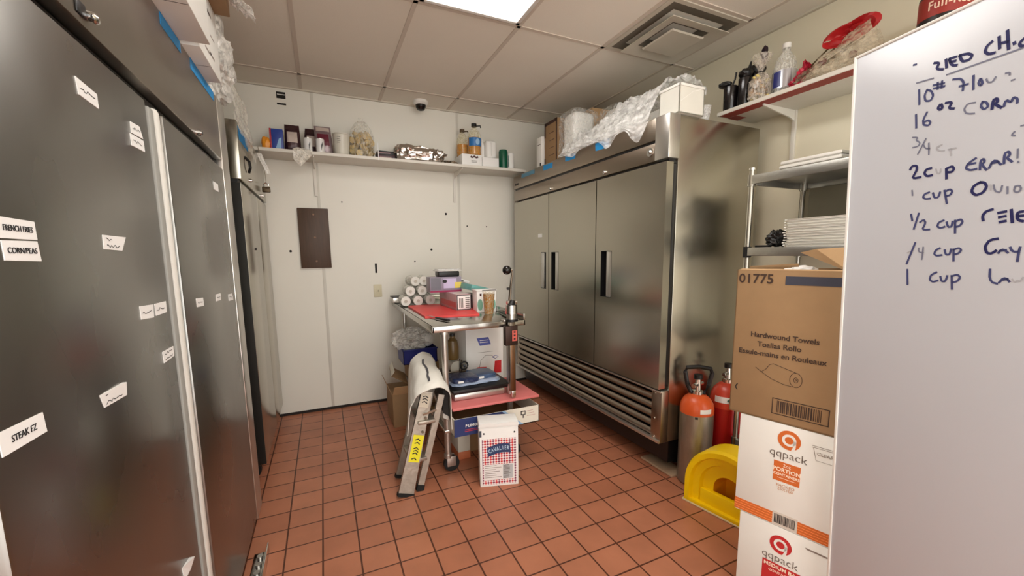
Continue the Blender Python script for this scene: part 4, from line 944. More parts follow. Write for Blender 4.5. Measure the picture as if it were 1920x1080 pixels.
def wrapf(u, v):
    y = 2.86 - .98 * u; top = .13 + .11 * min(1, u * 1.4) + .02 * sin(u * 14)
    s = v * 4
    if s < 1: x, z = 2.17, zf + .004 + top * s
    elif s < 2.2: x, z = 2.17 - .27 * (s - 1) / 1.2, zf + top + .012 * sin(pi * (s - 1) / 1.2)
    elif s < 3.1: x, z = 1.90 - .155 * ((s - 2.2) / .9) ** .8, zf + top - (top - .015) * ((s - 2.2) / .9) ** 1.3
    else:
        dr = .02 + .07 * max(0, math.exp(-((u - .62) / .07) ** 2)) + .10 * math.exp(-((u - .90) / .07) ** 2) + .035 * math.exp(-((u - .20) / .08) ** 2)
        x, z = 1.742, zf + .015 - dr * (s - 3.1) / .9
    p = Vector((x, y, z)); k = .034 if s < 3.1 else .016
    q = Vector((y * 13, s * 3.2, 3))
    p.x += k * .6 * noise.noise(q) if s < 3.1 else -.006 - abs(k * noise.noise(q)); p.z += k * (noise.noise(q + Vector((5, 5, 5))) + .7 * noise.noise(q * 2.6) + .35 * noise.noise(q * 5.2)) if s < 3.1 else 0
    p.y += .012 * noise.noise(q * 2 + Vector((1, 8, 2)))
    if 1.73 < p.x and z < zf + .02 and s < 3.1: p.z = max(p.z, zf + .003)
    return p
o = MB().sheet(wrapf, 120, 84, film('wrap_film', (242, 242, 240), .45, .06, 1.2, 40)).build('clear_wrap', None, (1.95, 2.37, zf), 9)
tag(o, 'large crinkled clear plastic wrap draped over the front of the right refrigerator', 'plastic wrap')
t = thing('storage_bin', 'translucent white rectangular bin at the near corner of the right refrigerator top', 'bin', (1.93, 1.82, zf))
BN = mat('bin_white', (236, 234, 224), .3, alpha=.82)
m = MB().box(1.80, 1.985, 1.725, 1.730, zf, 2.268, BN).box(1.80, 1.806, 1.725, 1.87, zf, 2.268, BN).box(1.979, 1.985, 1.725, 1.87, zf, 2.268, BN).box(1.80, 1.985, 1.865, 1.87, zf, 2.268, BN).box(1.80, 1.985, 1.725, 1.87, zf, zf + .005, BN)
m.build('body', t)
m = MB().box(1.795, 1.99, 1.720, 1.727, 2.258, 2.272, WHITE, .002).box(1.795, 1.803, 1.720, 1.875, 2.258, 2.272, WHITE, .002).box(1.795, 1.99, 1.868, 1.875, 2.258, 2.272, WHITE, .002).box(1.982, 1.99, 1.72, 1.875, 2.258, 2.272, WHITE, .002); m.build('rim', t)
MB().ribbon([(-.08, -.03), (.01, .03), (.08, .05)], .003, WHITE, frame((1.89, 1.7245, 2.21), (1, 0, 0), (0, 0, 1))).build('moulded_line', t)
t = thing('clear_cup', 'small clear plastic cup on the right refrigerator between the white bin and the wall shelf', 'cup', (2.08, 1.80, 2.1205))
MB().lathe([(0, 0), (.024, 0), (.034, .085), (.036, .087)], CLEAR, T4(2.08, 1.80, 2.1205), 20).build('body', t)
# ================================================================ STEEL WORK TABLE
tb = thing('work_table', 'stainless steel work table on casters cluttered with supplies, against the back wall', 'table', (.86, 3.1, 0))
TS = mat('table_steel', (190, 188, 182), .18, 1.0, .08, 6, .02, 60)
tx0, tx1, ty0, ty1, tz = .557, 1.165, 2.322, 3.86, .950
MB().box(tx0, tx1, ty0, ty1, tz - .005, tz, TS, .002).box(tx0, tx1, ty0, ty0 + .012, tz - .036, tz, TS, .003).box(tx0, tx0 + .012, ty0, ty1, tz - .036, tz, TS, .003).box(tx1 - .012, tx1, ty0, ty1, tz - .036, tz, TS, .003).build('tabletop', tb)
MB().box(tx0, tx1, ty1 - .012, ty1, tz, tz + .045, TS, .003).box(tx1 - .012, tx1, ty0, ty1, tz, tz + .040, TS, .003).build('backsplash', tb)
for x in (.648, 1.085):
    for y in (2.40, 3.77):
        MB().cyl((x, y, .11), (x, y, tz - .03), .0205, STEEL_L).cyl((x, y, tz - .06), (x, y, tz - .005), .034, STEEL_L).build('leg', tb)
        c = MB().cyl((x + .02, y - .014, .05), (x + .02, y + .014, .05), .05, RUBBER, seg=22)
        c.cyl((x, y, .09), (x, y, .115), .026, STEEL_L).box(x - .012, x + .045, y - .022, y - .017, .035, .10, STEEL_L, .002).box(x - .012, x + .045, y + .017, y + .022, .035, .10, STEEL_L, .002); c.build('caster', tb)
MB().box(.625, 1.105, 2.375, 3.80, .262, .280, TS, .003).build('undershelf', tb)
zt = tz + .0006
PINK = mat('coral_board', (224, 70, 68), .5, var=.05)
cb = MB().prism([(.599, 2.690), (.965, 2.630), (1.105, 3.36), (.612, 3.36)], PINK, T4(0, 0, zt), .012).build('cutting_board', None, (.8, 3.0, zt))
tag(cb, 'red plastic cutting board lying on the steel work table', 'cutting board')
t = thing('knife', 'knife with black handle lying at the front edge of the red cutting board', 'knife', (.66, 2.55, zt))
MB().tube([(.695, 2.455, zt + .011), (.672, 2.53, zt + .012), (.652, 2.60, zt + .012)], [.011, .012, .009], mat('knife_handle', (26, 20, 22), .35), 10, .7).build('handle', t)
MB().prism([(.652, 2.60), (.660, 2.605), (.640, 2.685), (.615, 2.74), (.632, 2.66)], CHROME, T4(0, 0, zt + .0125), .002).build('blade', t)
zc = zt + .0125
t = thing('film_box', 'long pink and grey box with a white label end on the red cutting board', 'box', (.93, 3.1, zc))
FB_ = mat('pink_grey_box', (186, 150, 152), .3, var=.25, scale=18)
M = T4(.928, 2.86, zc) @ R4(radians(1.5), 'Z')
MB().box(-.056, .056, 0, .44, 0, .118, FB_, .002, M).build('body', t)
m = MB().box(-.054, .054, -.0008, 0, .004, .114, INK, 0, M).box(-.048, .050, -.0014, 0, .010, .108, PAPER, 0, M)
for k in range(6): m.box(.012 + .0, .044, -.0018, 0, .018 + .014 * k, .025 + .014 * k, mat('grey_print', (110, 106, 100), .6), 0, M)
for k in range(3): m.box(-.036 + .012 * k, -.030 + .012 * k, -.0018, 0, .02, .09, mat('grey_print', (110, 106, 100), .6), 0, M)
m.build('end_label', t)
MB().box(-.0565, -.056, .02, .40, .02, .06, mat('rose_print', (196, 96, 96), .4), 0, M).box(-.05, .05, .02, .42, .118, .1185, mat('pale_top', (222, 206, 206), .4), 0, M).build('printed_stripe', t)
t = thing('glove_box', 'purple and grey printed box with yellow corner stacked on the long pink box', 'box', (.86, 3.18, zc + .119))
M = T4(.865, 3.10, zc + .119)
MB().box(-.125, .125, 0, .13, 0, .118, mat('grey_purple_box', (140, 130, 148), .35, var=.2, scale=14), .002, M).build('body', t)
m = MB().box(-.125, .125, -.0008, 0, 0, .014, mat('magenta_print', (150, 30, 78), .4), 0, M).box(-.02, .085, -.0006, 0, .03, .105, mat('lilac_print', (196, 182, 214), .4), 0, M).box(.07, .125, -.0010, 0, .03, .075, mat('yellow_print', (226, 200, 92), .4), 0, M)
m.blob((-.01, -.001, .085), (.018, .001, .014), INK, .3, 6, 1, 3, M=M).box(-.12, -.04, -.0008, 0, .02, .112, mat('slate_box_print', (112, 112, 122), .4), 0, M); m.build('printed_front', t)
t = thing('takeout_container', 'black takeout container with clear lid on top of the purple box', 'container', (.88, 3.17, zc + .238))
M = T4(.895, 3.165, zc + .2375)
m = MB().box(-.085, .085, -.06, .06, 0, .045, BLACK, .012, M); m.build('base', t)
MB().box(-.098, .098, -.07, .07, .044, .049, WHITE, .003, M).box(-.09, .09, -.062, .062, .049, .060, CLEAR, .006, M).build('lid', t)
t = thing('dark_box', 'dark carton under the teal packets on the steel work table', 'box', (1.05, 3.1, zt))
MB().box(1.02, 1.145, 2.96, 3.34, zt, zt + .085, mat('dark_carton', (42, 30, 32), .5), .002, T4(0, 0, .0125)).build('body', t)
TEAL = mat('teal_pack', (104, 164, 158), .35, var=.2, scale=20)
t = thing('teal_box', 'teal slim box tilted on the dark carton beside the pink box', 'box', (1.05, 3.0, zt + .1))
M = T4(1.075, 2.92, zt + .135) @ R4(radians(14), 'Y') @ R4(radians(8), 'Z')
MB().box(-.075, .115, 0, .30, 0, .045, TEAL, .004, M).build('body', t)
MB().box(-.07, .11, -.0008, 0, .003, .018, mat('grey_teal', (120, 132, 130), .4), 0, M).build('printed_edge', t)
t = thing('white_box', 'slim white box lying behind the teal box on the work table', 'box', (1.02, 3.35, zt + .15))
M = T4(1.02, 3.26, zt + .205) @ R4(radians(16), 'Y')
MB().box(-.07, .09, 0, .16, 0, .022, PAPER, .002, M).box(-.06, .04, -.0008, 0, .006, .014, INK, 0, M).build('body', t)
t = thing('tea_carton', 'white and green carton standing behind the plastic cup of amber liquid', 'box', (1.085, 2.80, zt))
MB().box(1.0, 1.15, 2.775, 2.875, zt, zt + .158, PAPER, .002).build('body', t)
m = MB(); GP = mat('soft_green_print', (128, 178, 156), .45)
for x in (1.024, 1.125): m.lathe([(0, .001), (.028, .001), (.028, 0)], GP, frame((x, 2.775, zt + .055), (1, 0, 0), (0, 0, 1)) @ Matrix.Diagonal((.75, 1.5, 1, 1)), 20)
m.box(1.022, 1.036, 2.7742, 2.775, zt + .118, zt + .138, mat('dark_red_print', (70, 30, 30), .6)).build('printing', t)
MB().box(.995, 1.155, 2.770, 2.88, zt + .158, zt + .164, PAPER, .001, None).box(1.04, 1.15, 2.7695, 2.771, zt + .1590, zt + .163, INK).build('lid', t)
t = thing('plastic_cup', 'clear plastic cup of amber liquid on the work table beside the can opener', 'cup', (1.047, 2.66, zt))
M = T4(1.047, 2.66, zt)
MB().lathe([(0, .003), (.031, .003), (.0415, .145), (0, .145)], mat('amber_liquid', (176, 112, 14), .2, trans=.3, var=.3, scale=30), M, 28).build('liquid', t)
MB().lathe([(0, 0), (.032, 0), (.0435, .158), (.0455, .160), (.0435, .162)], film('cup_film', (226, 214, 180), .75, .06, .1, 12), M, 28).build('cup', t)
# commercial can opener clamped to the front edge
t = thing('can_opener', 'table mounted can opener with ball knob handle clamped to the work table front', 'can opener', (1.06, 2.31, .46))
ox, oy = 1.056, 2.300
IRON = mat('worn_iron', (120, 108, 94), .35, .95, .2, 20); BRZ = mat('bronze_bar', (128, 96, 70), .35, .9, .25, 14)
MB().cyl((ox, oy, 1.0), (ox, oy, 1.055), .038, CHROME, .036, 24).cyl((ox, oy, .965), (ox, oy, 1.0), .031, STEEL_L, seg=24).cyl((ox, oy, .952), (ox, oy, .966), .042, BLACK, seg=24).box(ox - .05, ox + .05, oy + .0, oy + .06, .951, .962, STEEL_L, .003).build('head', t)
MB().cyl((ox - .005, oy, 1.055), (ox + .006, oy - .004, 1.085), .026, BLACK, .020, 20).cyl((ox - .03, oy, 1.07), (ox + .035, oy, 1.07), .014, CHROME).build('gear', t)
h_ = MB().tube([(ox - .012, oy, 1.08), (ox - .006, oy, 1.15), (ox + .006, oy, 1.24), (ox + .004, oy, 1.275)], [.014, .012, .009, .009], IRON, 10, .6).box(ox - .028, ox - .012, oy - .01, oy + .01, 1.15, 1.165, BLACK, .003).build('handle', t)
MB().blob((ox - .028, oy, 1.272), (.028, .028, .028), mat('knob_black', (14, 12, 12), .1), 0, sub=3).cyl((ox + .006, oy, 1.272), (ox - .012, oy, 1.272), .010, CHROME).build('knob', t)
MB().box(ox - .020, ox + .020, oy - .016, oy + .014, .50, .95, IRON, .004).box(ox - .014, ox + .014, oy - .0175, oy - .015, .50, .84, BRZ, .002).build('shaft', t)
m = MB().box(ox - .050, ox + .034, oy - .022, oy + .020, .80, .925, mat('clamp_dark', (70, 54, 48), .45, .7), .004); m.build('clamp', t)
m = MB().box(ox - .006, ox + .028, oy - .0232, oy - .022, .828, .895, mat('clamp_red_label', (206, 96, 84), .5))
for z in (.842, .864, .885): m.box(ox + .004, ox + .016, oy - .0242, oy - .023, z - .005, z + .005, INK)
m.build('label', t)
MB().box(ox - .006, ox + .02, oy - .012, oy + .008, .455, .50, CHROME, .003).build('shaft_end', t)
t = thing('wire_coil', 'dark wire utensil lying on the work table right of the can opener', 'utensil', (1.115, 2.50, zt))
m = MB()
for k in range(3): m.tube([(1.085 + .012 * k, 2.42, zt + .008), (1.105 + .01 * k, 2.50, zt + .02), (1.125 + .006 * k, 2.62 + .03 * k, zt + .008)], .004, BLACK, 6)
m.build('wires', t)
# pile of wrapped paper rolls
RW = mat('wrapped_roll', (232, 230, 222), .35, bump=.5, bscale=60)
spots = [(.606, 3.47, .0, -3), (.703, 3.47, .0, 0), (.801, 3.47, .0, 3), (.652, 3.50, .080, -3), (.748, 3.52, .078, 2), (.838, 3.55, .080, 5), (.700, 3.58, .156, 6), (.792, 3.60, .156, -4)]
names = ['front left on the table', 'front middle on the table', 'front right', 'second row left', 'second row middle', 'second row right', 'upper left at the back', 'upper right beside the purple box']
r0 = None
for (x, y, z, a), nm in zip(spots, names):
    lab = 'white paper roll in clear wrap in the pile, ' + nm
    if r0 is None:
        r0 = thing('paper_roll', lab, 'roll', (0, 0, 0), 0, 'paper rolls piled on the work table')
        prof = [(.006, 0), (.016, 0), (.016, .004), (.038, .004), (.040, .008), (.040, .175), (.038, .18), (0, .18)]
        MB().lathe(prof, RW, R4(-pi / 2, 'X') @ T4(0, 0, -.09), 24).build('roll', r0)
        MB().lathe([(.0415, .010), (.044, .06), (.041, .11), (.044, .17), (.02, .195), (.006, .21), (.014, .225)], film('roll_film', (238, 236, 228), .55, .1, 1.0, 50), R4(-pi / 2, 'X') @ T4(0, 0, -.09), 24).build('wrap', r0)
        MB().lathe([(0, -.002), (.012, -.002), (.014, .004)], mat('roll_core', (196, 190, 176), .7), R4(-pi / 2, 'X') @ T4(0, 0, -.09), 16).build('core', r0)
        r0.location = (x, y, zt + .0445 + z); r0.rotation_euler = (0, 0, radians(a))
    else: dup(r0, (x, y, zt + .0445 + z), lab, radians(a))
t = thing('metal_pan', 'dark metal pan standing at the back left corner of the work table', 'pan', (.60, 3.76, zt))
MB().box(.545, .66, 3.70, 3.84, zt, zt + .052, STEEL_L, .006).box(.54, .665, 3.695, 3.845, zt + .046, zt + .056, BLACK, .003).build('body', t)

# ---------------------------------------------------------------- under the table
us = .2806
t = thing('print_box', 'shallow open carton printed navy and white sticking out under the work table', 'box', (.94, 2.45, us))
NAVY = mat('navy_print', (40, 54, 106), .5, var=.05); SH = mat('print_white', (232, 228, 214), .6)
fx0, fx1, fy0, fy1, fh = .652, 1.228, 2.255, 2.66, .150
M0 = T4(0, 0, 0)
m = MB().box(fx0, fx1, fy0, fy0 + .005, us, us + fh - .040, SH).box(fx0, fx1, fy1 - .005, fy1, us, us + fh, CARD).box(fx0, fx0 + .005, fy0, fy0 + .16, us, us + fh - .04, SH).box(fx1 - .005, fx1, fy0, fy0 + .16, us, us + fh - .04, SH).box(fx0, fx0 + .005, fy0 + .16, fy1, us, us + fh, SH).box(fx1 - .005, fx1, fy0 + .16, fy1, us, us + fh, SH).box(fx0, fx1, fy0, fy1, us, us + .005, CARD)
m.build('body', t)
m = MB().prism([(fx0, us), (fx0 + .44, us), (fx0 + .31, us + fh - .040), (fx0, us + fh - .040)], NAVY, T4(0, fy0, 0) @ R4(pi / 2, 'X'), .0008)
m.prism([(fx0 + .44, us), (fx0 + .46, us), (fx0 + .33, us + fh - .040), (fx0 + .31, us + fh - .040)], mat('pale_blue_print', (150, 190, 226), .4), T4(0, fy0, 0) @ R4(pi / 2, 'X'), .0008)
m.build('navy_panel', t)
m = MB(); FF = frame((fx0 + .115, fy0 - .0008, us + .060), (1, 0, 0), (0, 0, 1))
m.text('P LEMON', .022, PAPER, FF, bold=.0008)
for k in range(2): m.box(-.05, .07 - .02 * k, -.026 - .010 * k, -.022 - .010 * k, 0, .0006, mat('red_line_print', (190, 50, 62), .5), 0, FF)
FG = frame((fx0 + .46, fy0 - .0004, us + .065), (1, 0, 0), (0, 0, 1))
m.box(-.018, .016, -.004, .024, 0, .0006, INK, 0, FG).box(-.012, .010, .002, .018, 0, .0009, SH, 0, FG).box(-.004, .002, -.024, -.004, 0, .0006, INK, 0, FG)
for k in range(3): m.box(.026, .070 + .008 * k, .018 - .016 * k, .020 - .016 * k, 0, .0006, mat('rose_line_print', (190, 130, 130), .5), 0, FG)
m.build('printing', t)
bz = us + fh + .0006
tag(MB().box(.655, 1.245, 2.285, 2.74, bz, bz + .016, mat('pale_red_board', (214, 118, 116), .5), .003, None).build('cutting_board', None, (.95, 2.5, bz)), 'pale red cutting board lying on the navy printed carton under the table', 'cutting board')
bz += .0166
t = thing('steel_tray', 'shallow silver tray under the black tray below the work table', 'tray', (.87, 2.58, bz))
MB().box(.70, 1.05, 2.40, 2.72, bz, bz + .045, STEEL_L, .012).build('body', t)
t = thing('black_tray', 'black plastic tray stacked on the silver tray below the work table', 'tray', (.88, 2.58, bz + .046))
MB().box(.69, 1.075, 2.39, 2.72, bz + .046, bz + .075, BLACK, .010).box(.68, 1.085, 2.38, 2.73, bz + .070, bz + .077, BLACK, .003).build('body', t)
pz = bz + .0776
NB = mat('navy_packet', (44, 56, 92), .25, var=.3, scale=14, bump=.4, bscale=30); LBP = mat('light_blue_packet', (178, 194, 220), .25, var=.15, scale=14)
for k, (x, y, w_, d_, a, mm, lb) in enumerate(((.87, 2.55, .34, .22, 3, LBP, 'pale blue film packet, lowest of the packets on the black tray'), (.80, 2.52, .18, .18, -4, NB, 'dark navy packet with white tag on top of the pale packet'), (.94, 2.56, .17, .17, 5, mat('steel_blue_packet', (78, 100, 134), .25, var=.25, scale=14), 'steel blue packet right of the dark navy one on the black tray'))):
    zz = pz + (.024 if k else 0)
    t = thing('film_packet', lb, 'packet', (x, y, zz), 0, 'packets on the black tray')
    MB().blob((0, 0, .012 if k else .011), (w_ / 2, d_ / 2, .016 if k else .012), mm, .12, 8, k + 2, 4, 3, T4(x, y, zz) @ R4(radians(a), 'Z'), None).build('body', t)
    if k:
        MB().box(-.055, -.02, -d_ / 2 - .006, -d_ / 2 - .004, .004, .018, PAPER, 0, T4(x, y, zz) @ R4(radians(a), 'Z')).build('tag', t)
t = thing('white_carton', 'tall white carton with red pictures and blue lettering under the work table', 'box', (1.07, 2.95, us))
wz = us + .545
MB().box(.925, 1.225, 2.83, 3.13, us, wz, PAPER, .003).build('body', t)
FW = lambda x, z: frame((x, 2.83, z), (1, 0, 0), (0, 0, 1))
m = MB().prism([(-.055, .028), (.04, .030), (.06, -.028), (-.03, -.032)], mat('blue_banner', (84, 96, 176), .5), FW(1.065, wz - .105), .0007)
for k in range(2): m.box(-.03, .038, -.010 + .016 * k, -.005 + .016 * k, 0, .0011, PAPER, 0, FW(1.065, wz - .105))
m.build('blue_banner', t)
m = MB(); RP = mat('red_picture', (206, 36, 42), .45, var=.2, scale=40)
m.prism([(-.045, -.03), (.045, -.04), (.05, .03), (-.02, .035), (-.05, .015)], RP, FW(1.035, wz - .335), .0007).prism([(-.03, -.045), (.032, -.05), (.034, .05), (-.02, .048)], RP, FW(1.175, wz - .315), .0007)
m.ribbon([(-.07, -.03), (-.06, .02), (-.02, .055), (.03, .05), (.06, .02)], .003, LOGOFONT, FW(1.10, wz - .27)).ribbon([(.02, .0), (.045, .012), (.07, .0), (.045, -.012), (.02, 0)], .004, mat('blue_banner', (84, 96, 176), .5), FW(1.115, wz - .235))
m.box(-.06, .06, 0, .002, 0, .0006, LOGOFONT, 0, FW(1.08, wz - .19)); m.build('pictures', t)
t = thing('slicer', 'dark metal kitchen appliance with round hand wheel under the work table', 'appliance', (.83, 2.85, us))
m = MB().box(.755, .915, 2.80, 2.95, us, us + .24, mat('appliance_grey', (96, 88, 76), .4, .6, .25, 14), .012)
m.cyl((.845, 2.80, us + .27), (.845, 2.92, us + .27), .05, mat('appliance_white', (196, 190, 176), .35)); m.build('body', t)
m = MB(); q = [(.893 + .028 * cos(2 * pi * k / 20), 2.785, us + .285 + .028 * sin(2 * pi * k / 20)) for k in range(21)]
m.tube(q, .006, INK, 8).cyl((.893, 2.775, us + .285), (.893, 2.80, us + .285), .010, CHROME); m.build('hand_wheel', t)
m = MB().tube([(.86, 2.79, us + .24), (.862, 2.785, us + .34)], .006, CHROME).tube([(.875, 2.79, us + .24), (.878, 2.785, us + .33)], .006, IRON).box(.76, .91, 2.785, 2.80, us + .235, us + .25, IRON, .004); m.build('rods', t)
t = thing('brown_jug', 'small brown plastic jug standing on the dark appliance under the table', 'jug', (.82, 2.87, us + .325))
MB().lathe([(0, 0), (.042, 0), (.046, .01), (.046, .09), (.036, .14), (.018, .16), (.018, .175), (0, .175)], mat('amber_brown_plastic', (112, 88, 50), .3), T4(.835, 2.87, us + .322), 24).build('body', t)
MB().cyl((.835, 2.87, us + .495), (.835, 2.87, us + .515), .020, BLACK).build('cap', t)
tag(MB().lathe([(0, 0), (.033, 0), (.035, .006), (.035, .085), (.030, .1), (0, .102)], mat('grey_jar', (120, 120, 112), .3), T4(.70, 2.97, us + .18), 20).build('jar', None, (.70, 2.97, us + .18)), 'small grey jar under the work table left of the dark appliance', 'jar')
t = thing('brown_carton', 'small brown carton under the grey jar beneath the work table', 'box', (.69, 2.97, us))
MB().box(.635, .748, 2.90, 3.05, us, us + .1795, CARD, .002).build('body', t)
MB().box(.65, .70, 2.899, 2.90, us + .05, us + .15, mat('tan_label', (206, 170, 96), .5)).build('label', t)
t = thing('brown_carton', 'brown carton carrying the blue bin under the back of the work table', 'box', (.74, 3.62, us))
MB().box(.63, .88, 3.47, 3.76, us, us + .165, CARD, .003).build('body', t)
t = thing('storage_bin', 'dark blue plastic bin under the back of the work table', 'bin', (.73, 3.6, us + .166))
BB = mat('deep_blue_plastic', (24, 34, 122), .4); z0 = us + .1656
m = MB()
for a in ((.57, .86, 3.44, 3.446), (.57, .86, 3.694, 3.70), (.57, .576, 3.44, 3.70), (.854, .86, 3.44, 3.70)): m.box(a[0], a[1], a[2], a[3], z0, z0 + .13, BB)
m.box(.57, .86, 3.44, 3.70, z0, z0 + .006, BB).build('body', t)
MB().box(.563, .867, 3.433, 3.442, z0 + .118, z0 + .13, BB, .002).box(.563, .572, 3.433, 3.707, z0 + .118, z0 + .13, BB, .002).build('rim', t)
tag(MB().blob((.665, 3.56, z0 + .20), (.16, .11, .095), CLEARW, .4, 10, 6, 5, floor=z0 + .1).build('plastic_bag', None, (.66, 3.56, z0 + .13), 25), 'crumpled clear plastic bag in the dark blue bin under the table', 'bag')
tag(MB().blob((.80, 3.53, z0 + .185), (.055, .055, .06), FOAM, .12, 8, 3, 3).build('foam_cup_stack', None, (.80, 3.53, z0 + .13)), 'white foam item poking out of the dark blue bin under the table', 'cup')
t = thing('cardboard_box', 'worn brown carton with open flaps on the floor left of the work table', 'box', (.53, 3.4, 0))
MB().box(.435, .605, 3.22, 3.56, 0, .27, CARD, .004).build('body', t)
MB().prism([(0, 0), (.30, 0), (.28, .10), (.02, .10)], CARD, frame((.435, 3.54, .272), (0, -1, 0), (-.35, 0, .94)), .004).build('flap', t)
MB().prism([(0, 0), (.165, 0), (.155, .085), (.01, .085)], CARD_L, frame((.437, 3.225, .272), (1, 0, 0), (0, -.5, .86)), .004).build('flap', t)
t = thing('cardboard_tray', 'tilted white lined carton lid leaning above the worn brown carton', 'box', (.52, 3.44, .27))
M = T4(.50, 3.40, .385) @ R4(radians(32), 'Y') @ R4(radians(8), 'X')
MB().box(-.06, .09, -.10, .12, 0, .006, CARD, .001, M).box(-.06, -.054, -.10, .12, 0, .05, mat('lined_white', (206, 200, 184), .6), .001, M).build('body', t)
t = thing('white_carton', 'white carton with orange base standing on the floor under the work table', 'box', (.79, 2.60, 0))
MB().box(.745, .83, 2.50, 2.75, 0, .255, mat('soft_white_card', (206, 200, 186), .6), .003).build('body', t)
MB().box(.744, .831, 2.499, 2.751, .0, .055, mat('orange_band_card', (196, 112, 74), .6), .002).build('orange_band', t)
t = thing('cardboard_box', 'shadowed brown carton on the floor beside the white one under the table', 'box', (1.0, 2.7, 0))
MB().box(.84, 1.06, 2.58, 2.85, 0, .235, CARD, .003).build('body', t)

# ---------------------------------------------------------------- shortening carton in front
t = thing('shortening_box', 'white carton with red and blue checked front and navy ribbon on the tiles', 'box', (.885, 2.2, 0))
A = Vector((.765, 2.131, 0)); B_ = Vector((.985, 2.068, 0)); U = (B_ - A).normalized(); FC = frame(A, U, (0, 0, 1)); wc = (B_ - A).length; hc = .362; dc_ = .13
MB().box(0, wc, 0, hc, -dc_, 0, PAPER, .002, FC).build('body', t)
def check_mat():
    m = mat('checked_print', (220, 60, 60), .5, var=0); nt = m.node_tree; N = nt.nodes; L = nt.links
    tc = [n for n in N if n.type == 'TEX_COORD'][0]; mp = [n for n in N if n.type == 'MAPPING'][0]
    ang = math.atan2(U.y, U.x); mp.vector_type = 'TEXTURE'; mp.inputs['Rotation'].default_value = (0, 0, ang)
    sp = N.new('ShaderNodeSeparateXYZ'); L.new(mp.outputs[0], sp.inputs[0])
    cb_ = N.new('ShaderNodeCombineXYZ')
    a1 = N.new('ShaderNodeMath'); a1.operation = 'ADD'; L.new(sp.outputs[0], a1.inputs[0]); L.new(sp.outputs[2], a1.inputs[1])
    a2 = N.new('ShaderNodeMath'); a2.operation = 'SUBTRACT'; L.new(sp.outputs[0], a2.inputs[0]); L.new(sp.outputs[2], a2.inputs[1])
    L.new(a1.outputs[0], cb_.inputs[0]); L.new(a2.outputs[0], cb_.inputs[1]); cb_.inputs[2].default_value = .003
    ck = N.new('ShaderNodeTexChecker'); ck.inputs['Scale'].default_value = 62; L.new(cb_.outputs[0], ck.inputs['Vector'])
    ck2 = N.new('ShaderNodeTexChecker'); ck2.inputs['Scale'].default_value = 31; ck2.inputs['Color1'].default_value = lin((214, 50, 56)); ck2.inputs['Color2'].default_value = lin((128, 52, 84)); L.new(cb_.outputs[0], ck2.inputs['Vector'])
    ck.inputs['Color2'].default_value = lin((240, 226, 224)); L.new(ck2.outputs[0], ck.inputs['Color1'])
    L.new(ck.outputs[0], N['Principled BSDF'].inputs['Base Color']); return m
MB().box(.014, wc - .014, .012, .296, 0, .0006, check_mat(), 0, FC).build('checked_panel', t)
m = MB(); NV = mat('navy_ribbon', (38, 58, 100), .5)
q = bmesh.new(); top = []; bot = []
for k in range(17):
    x = -.068 + .136 * k / 16; yy = .012 * sin(pi * k / 16) + .14 * x
    top.append(q.verts.new((x, yy + .030, .0014))); bot.append(q.verts.new((x + .006, yy - .026, .0014)))
for k in range(16): q.faces.new((bot[k], bot[k + 1], top[k + 1], top[k]))
m.add(q, NV, FC @ T4(wc / 2 - .004, .222, 0)); 
s = 'CAVALIER'
for k, ch in enumerate(s):
    x = -.054 + .0154 * k; yy = .012 * sin(pi * (x + .068) / .136) + .14 * x
    m.text(ch, .034, mat('ribbon_lettering', (196, 218, 236), .5), FC @ T4(wc / 2 - .004 + x + .003, .222 + yy + .002, .0014) @ R4(radians(8 + 14 * (-x / .07)), 'Z'), bold=.0006, sx=.62)
m.build('ribbon', t)
m = MB().box(.022, wc - .024, .040, .138, 0, .0010, mat('panel_pale', (236, 232, 230), .6), 0, FC); rr = random.Random(8); G = mat('grey_print2', (140, 128, 120), .6)
for k in range(7):
    m.box(.028, .028 + rr.uniform(.06, .10), .128 - .012 * k, .131 - .012 * k, 0, .0014, G, 0, FC)
m.box(.135, wc - .034, .045, .134, 0, .0013, mat('panel_grey', (186, 188, 190), .6), 0, FC)
for k in range(11): m.box(.14, .14 + rr.uniform(.03, .045), .126 - .0078 * k, .129 - .0078 * k, 0, .0017, LOGOFONT, 0, FC)
m.build('facts_panel', t)
m = MB().box(-.002, wc + .002, hc, hc + .030, -dc_, -.004, PAPER, .002, FC); m.prism([(-.006, .0), (wc + .008, .0), (wc + .004, .016), (wc * .8, .022), (wc * .5, .014), (wc * .25, .022), (0, .014)], PAPER, FC @ T4(0, hc + .012, 0), .004)
m.build('lid', t)
m = MB().box(-.0006, .012, .312, .350, 0, .0008, mat('slate_tab', (64, 72, 82), .5), 0, FC)
for x in (.026, wc - .022): m.prism([(-.004, .004), (.004, .004), (.004, .008), (.007, .008), (0, .016), (-.007, .008), (-.004, .008)], INK, FC @ T4(x, .322, 0), .0008)
m.build('arrow_marks', t)

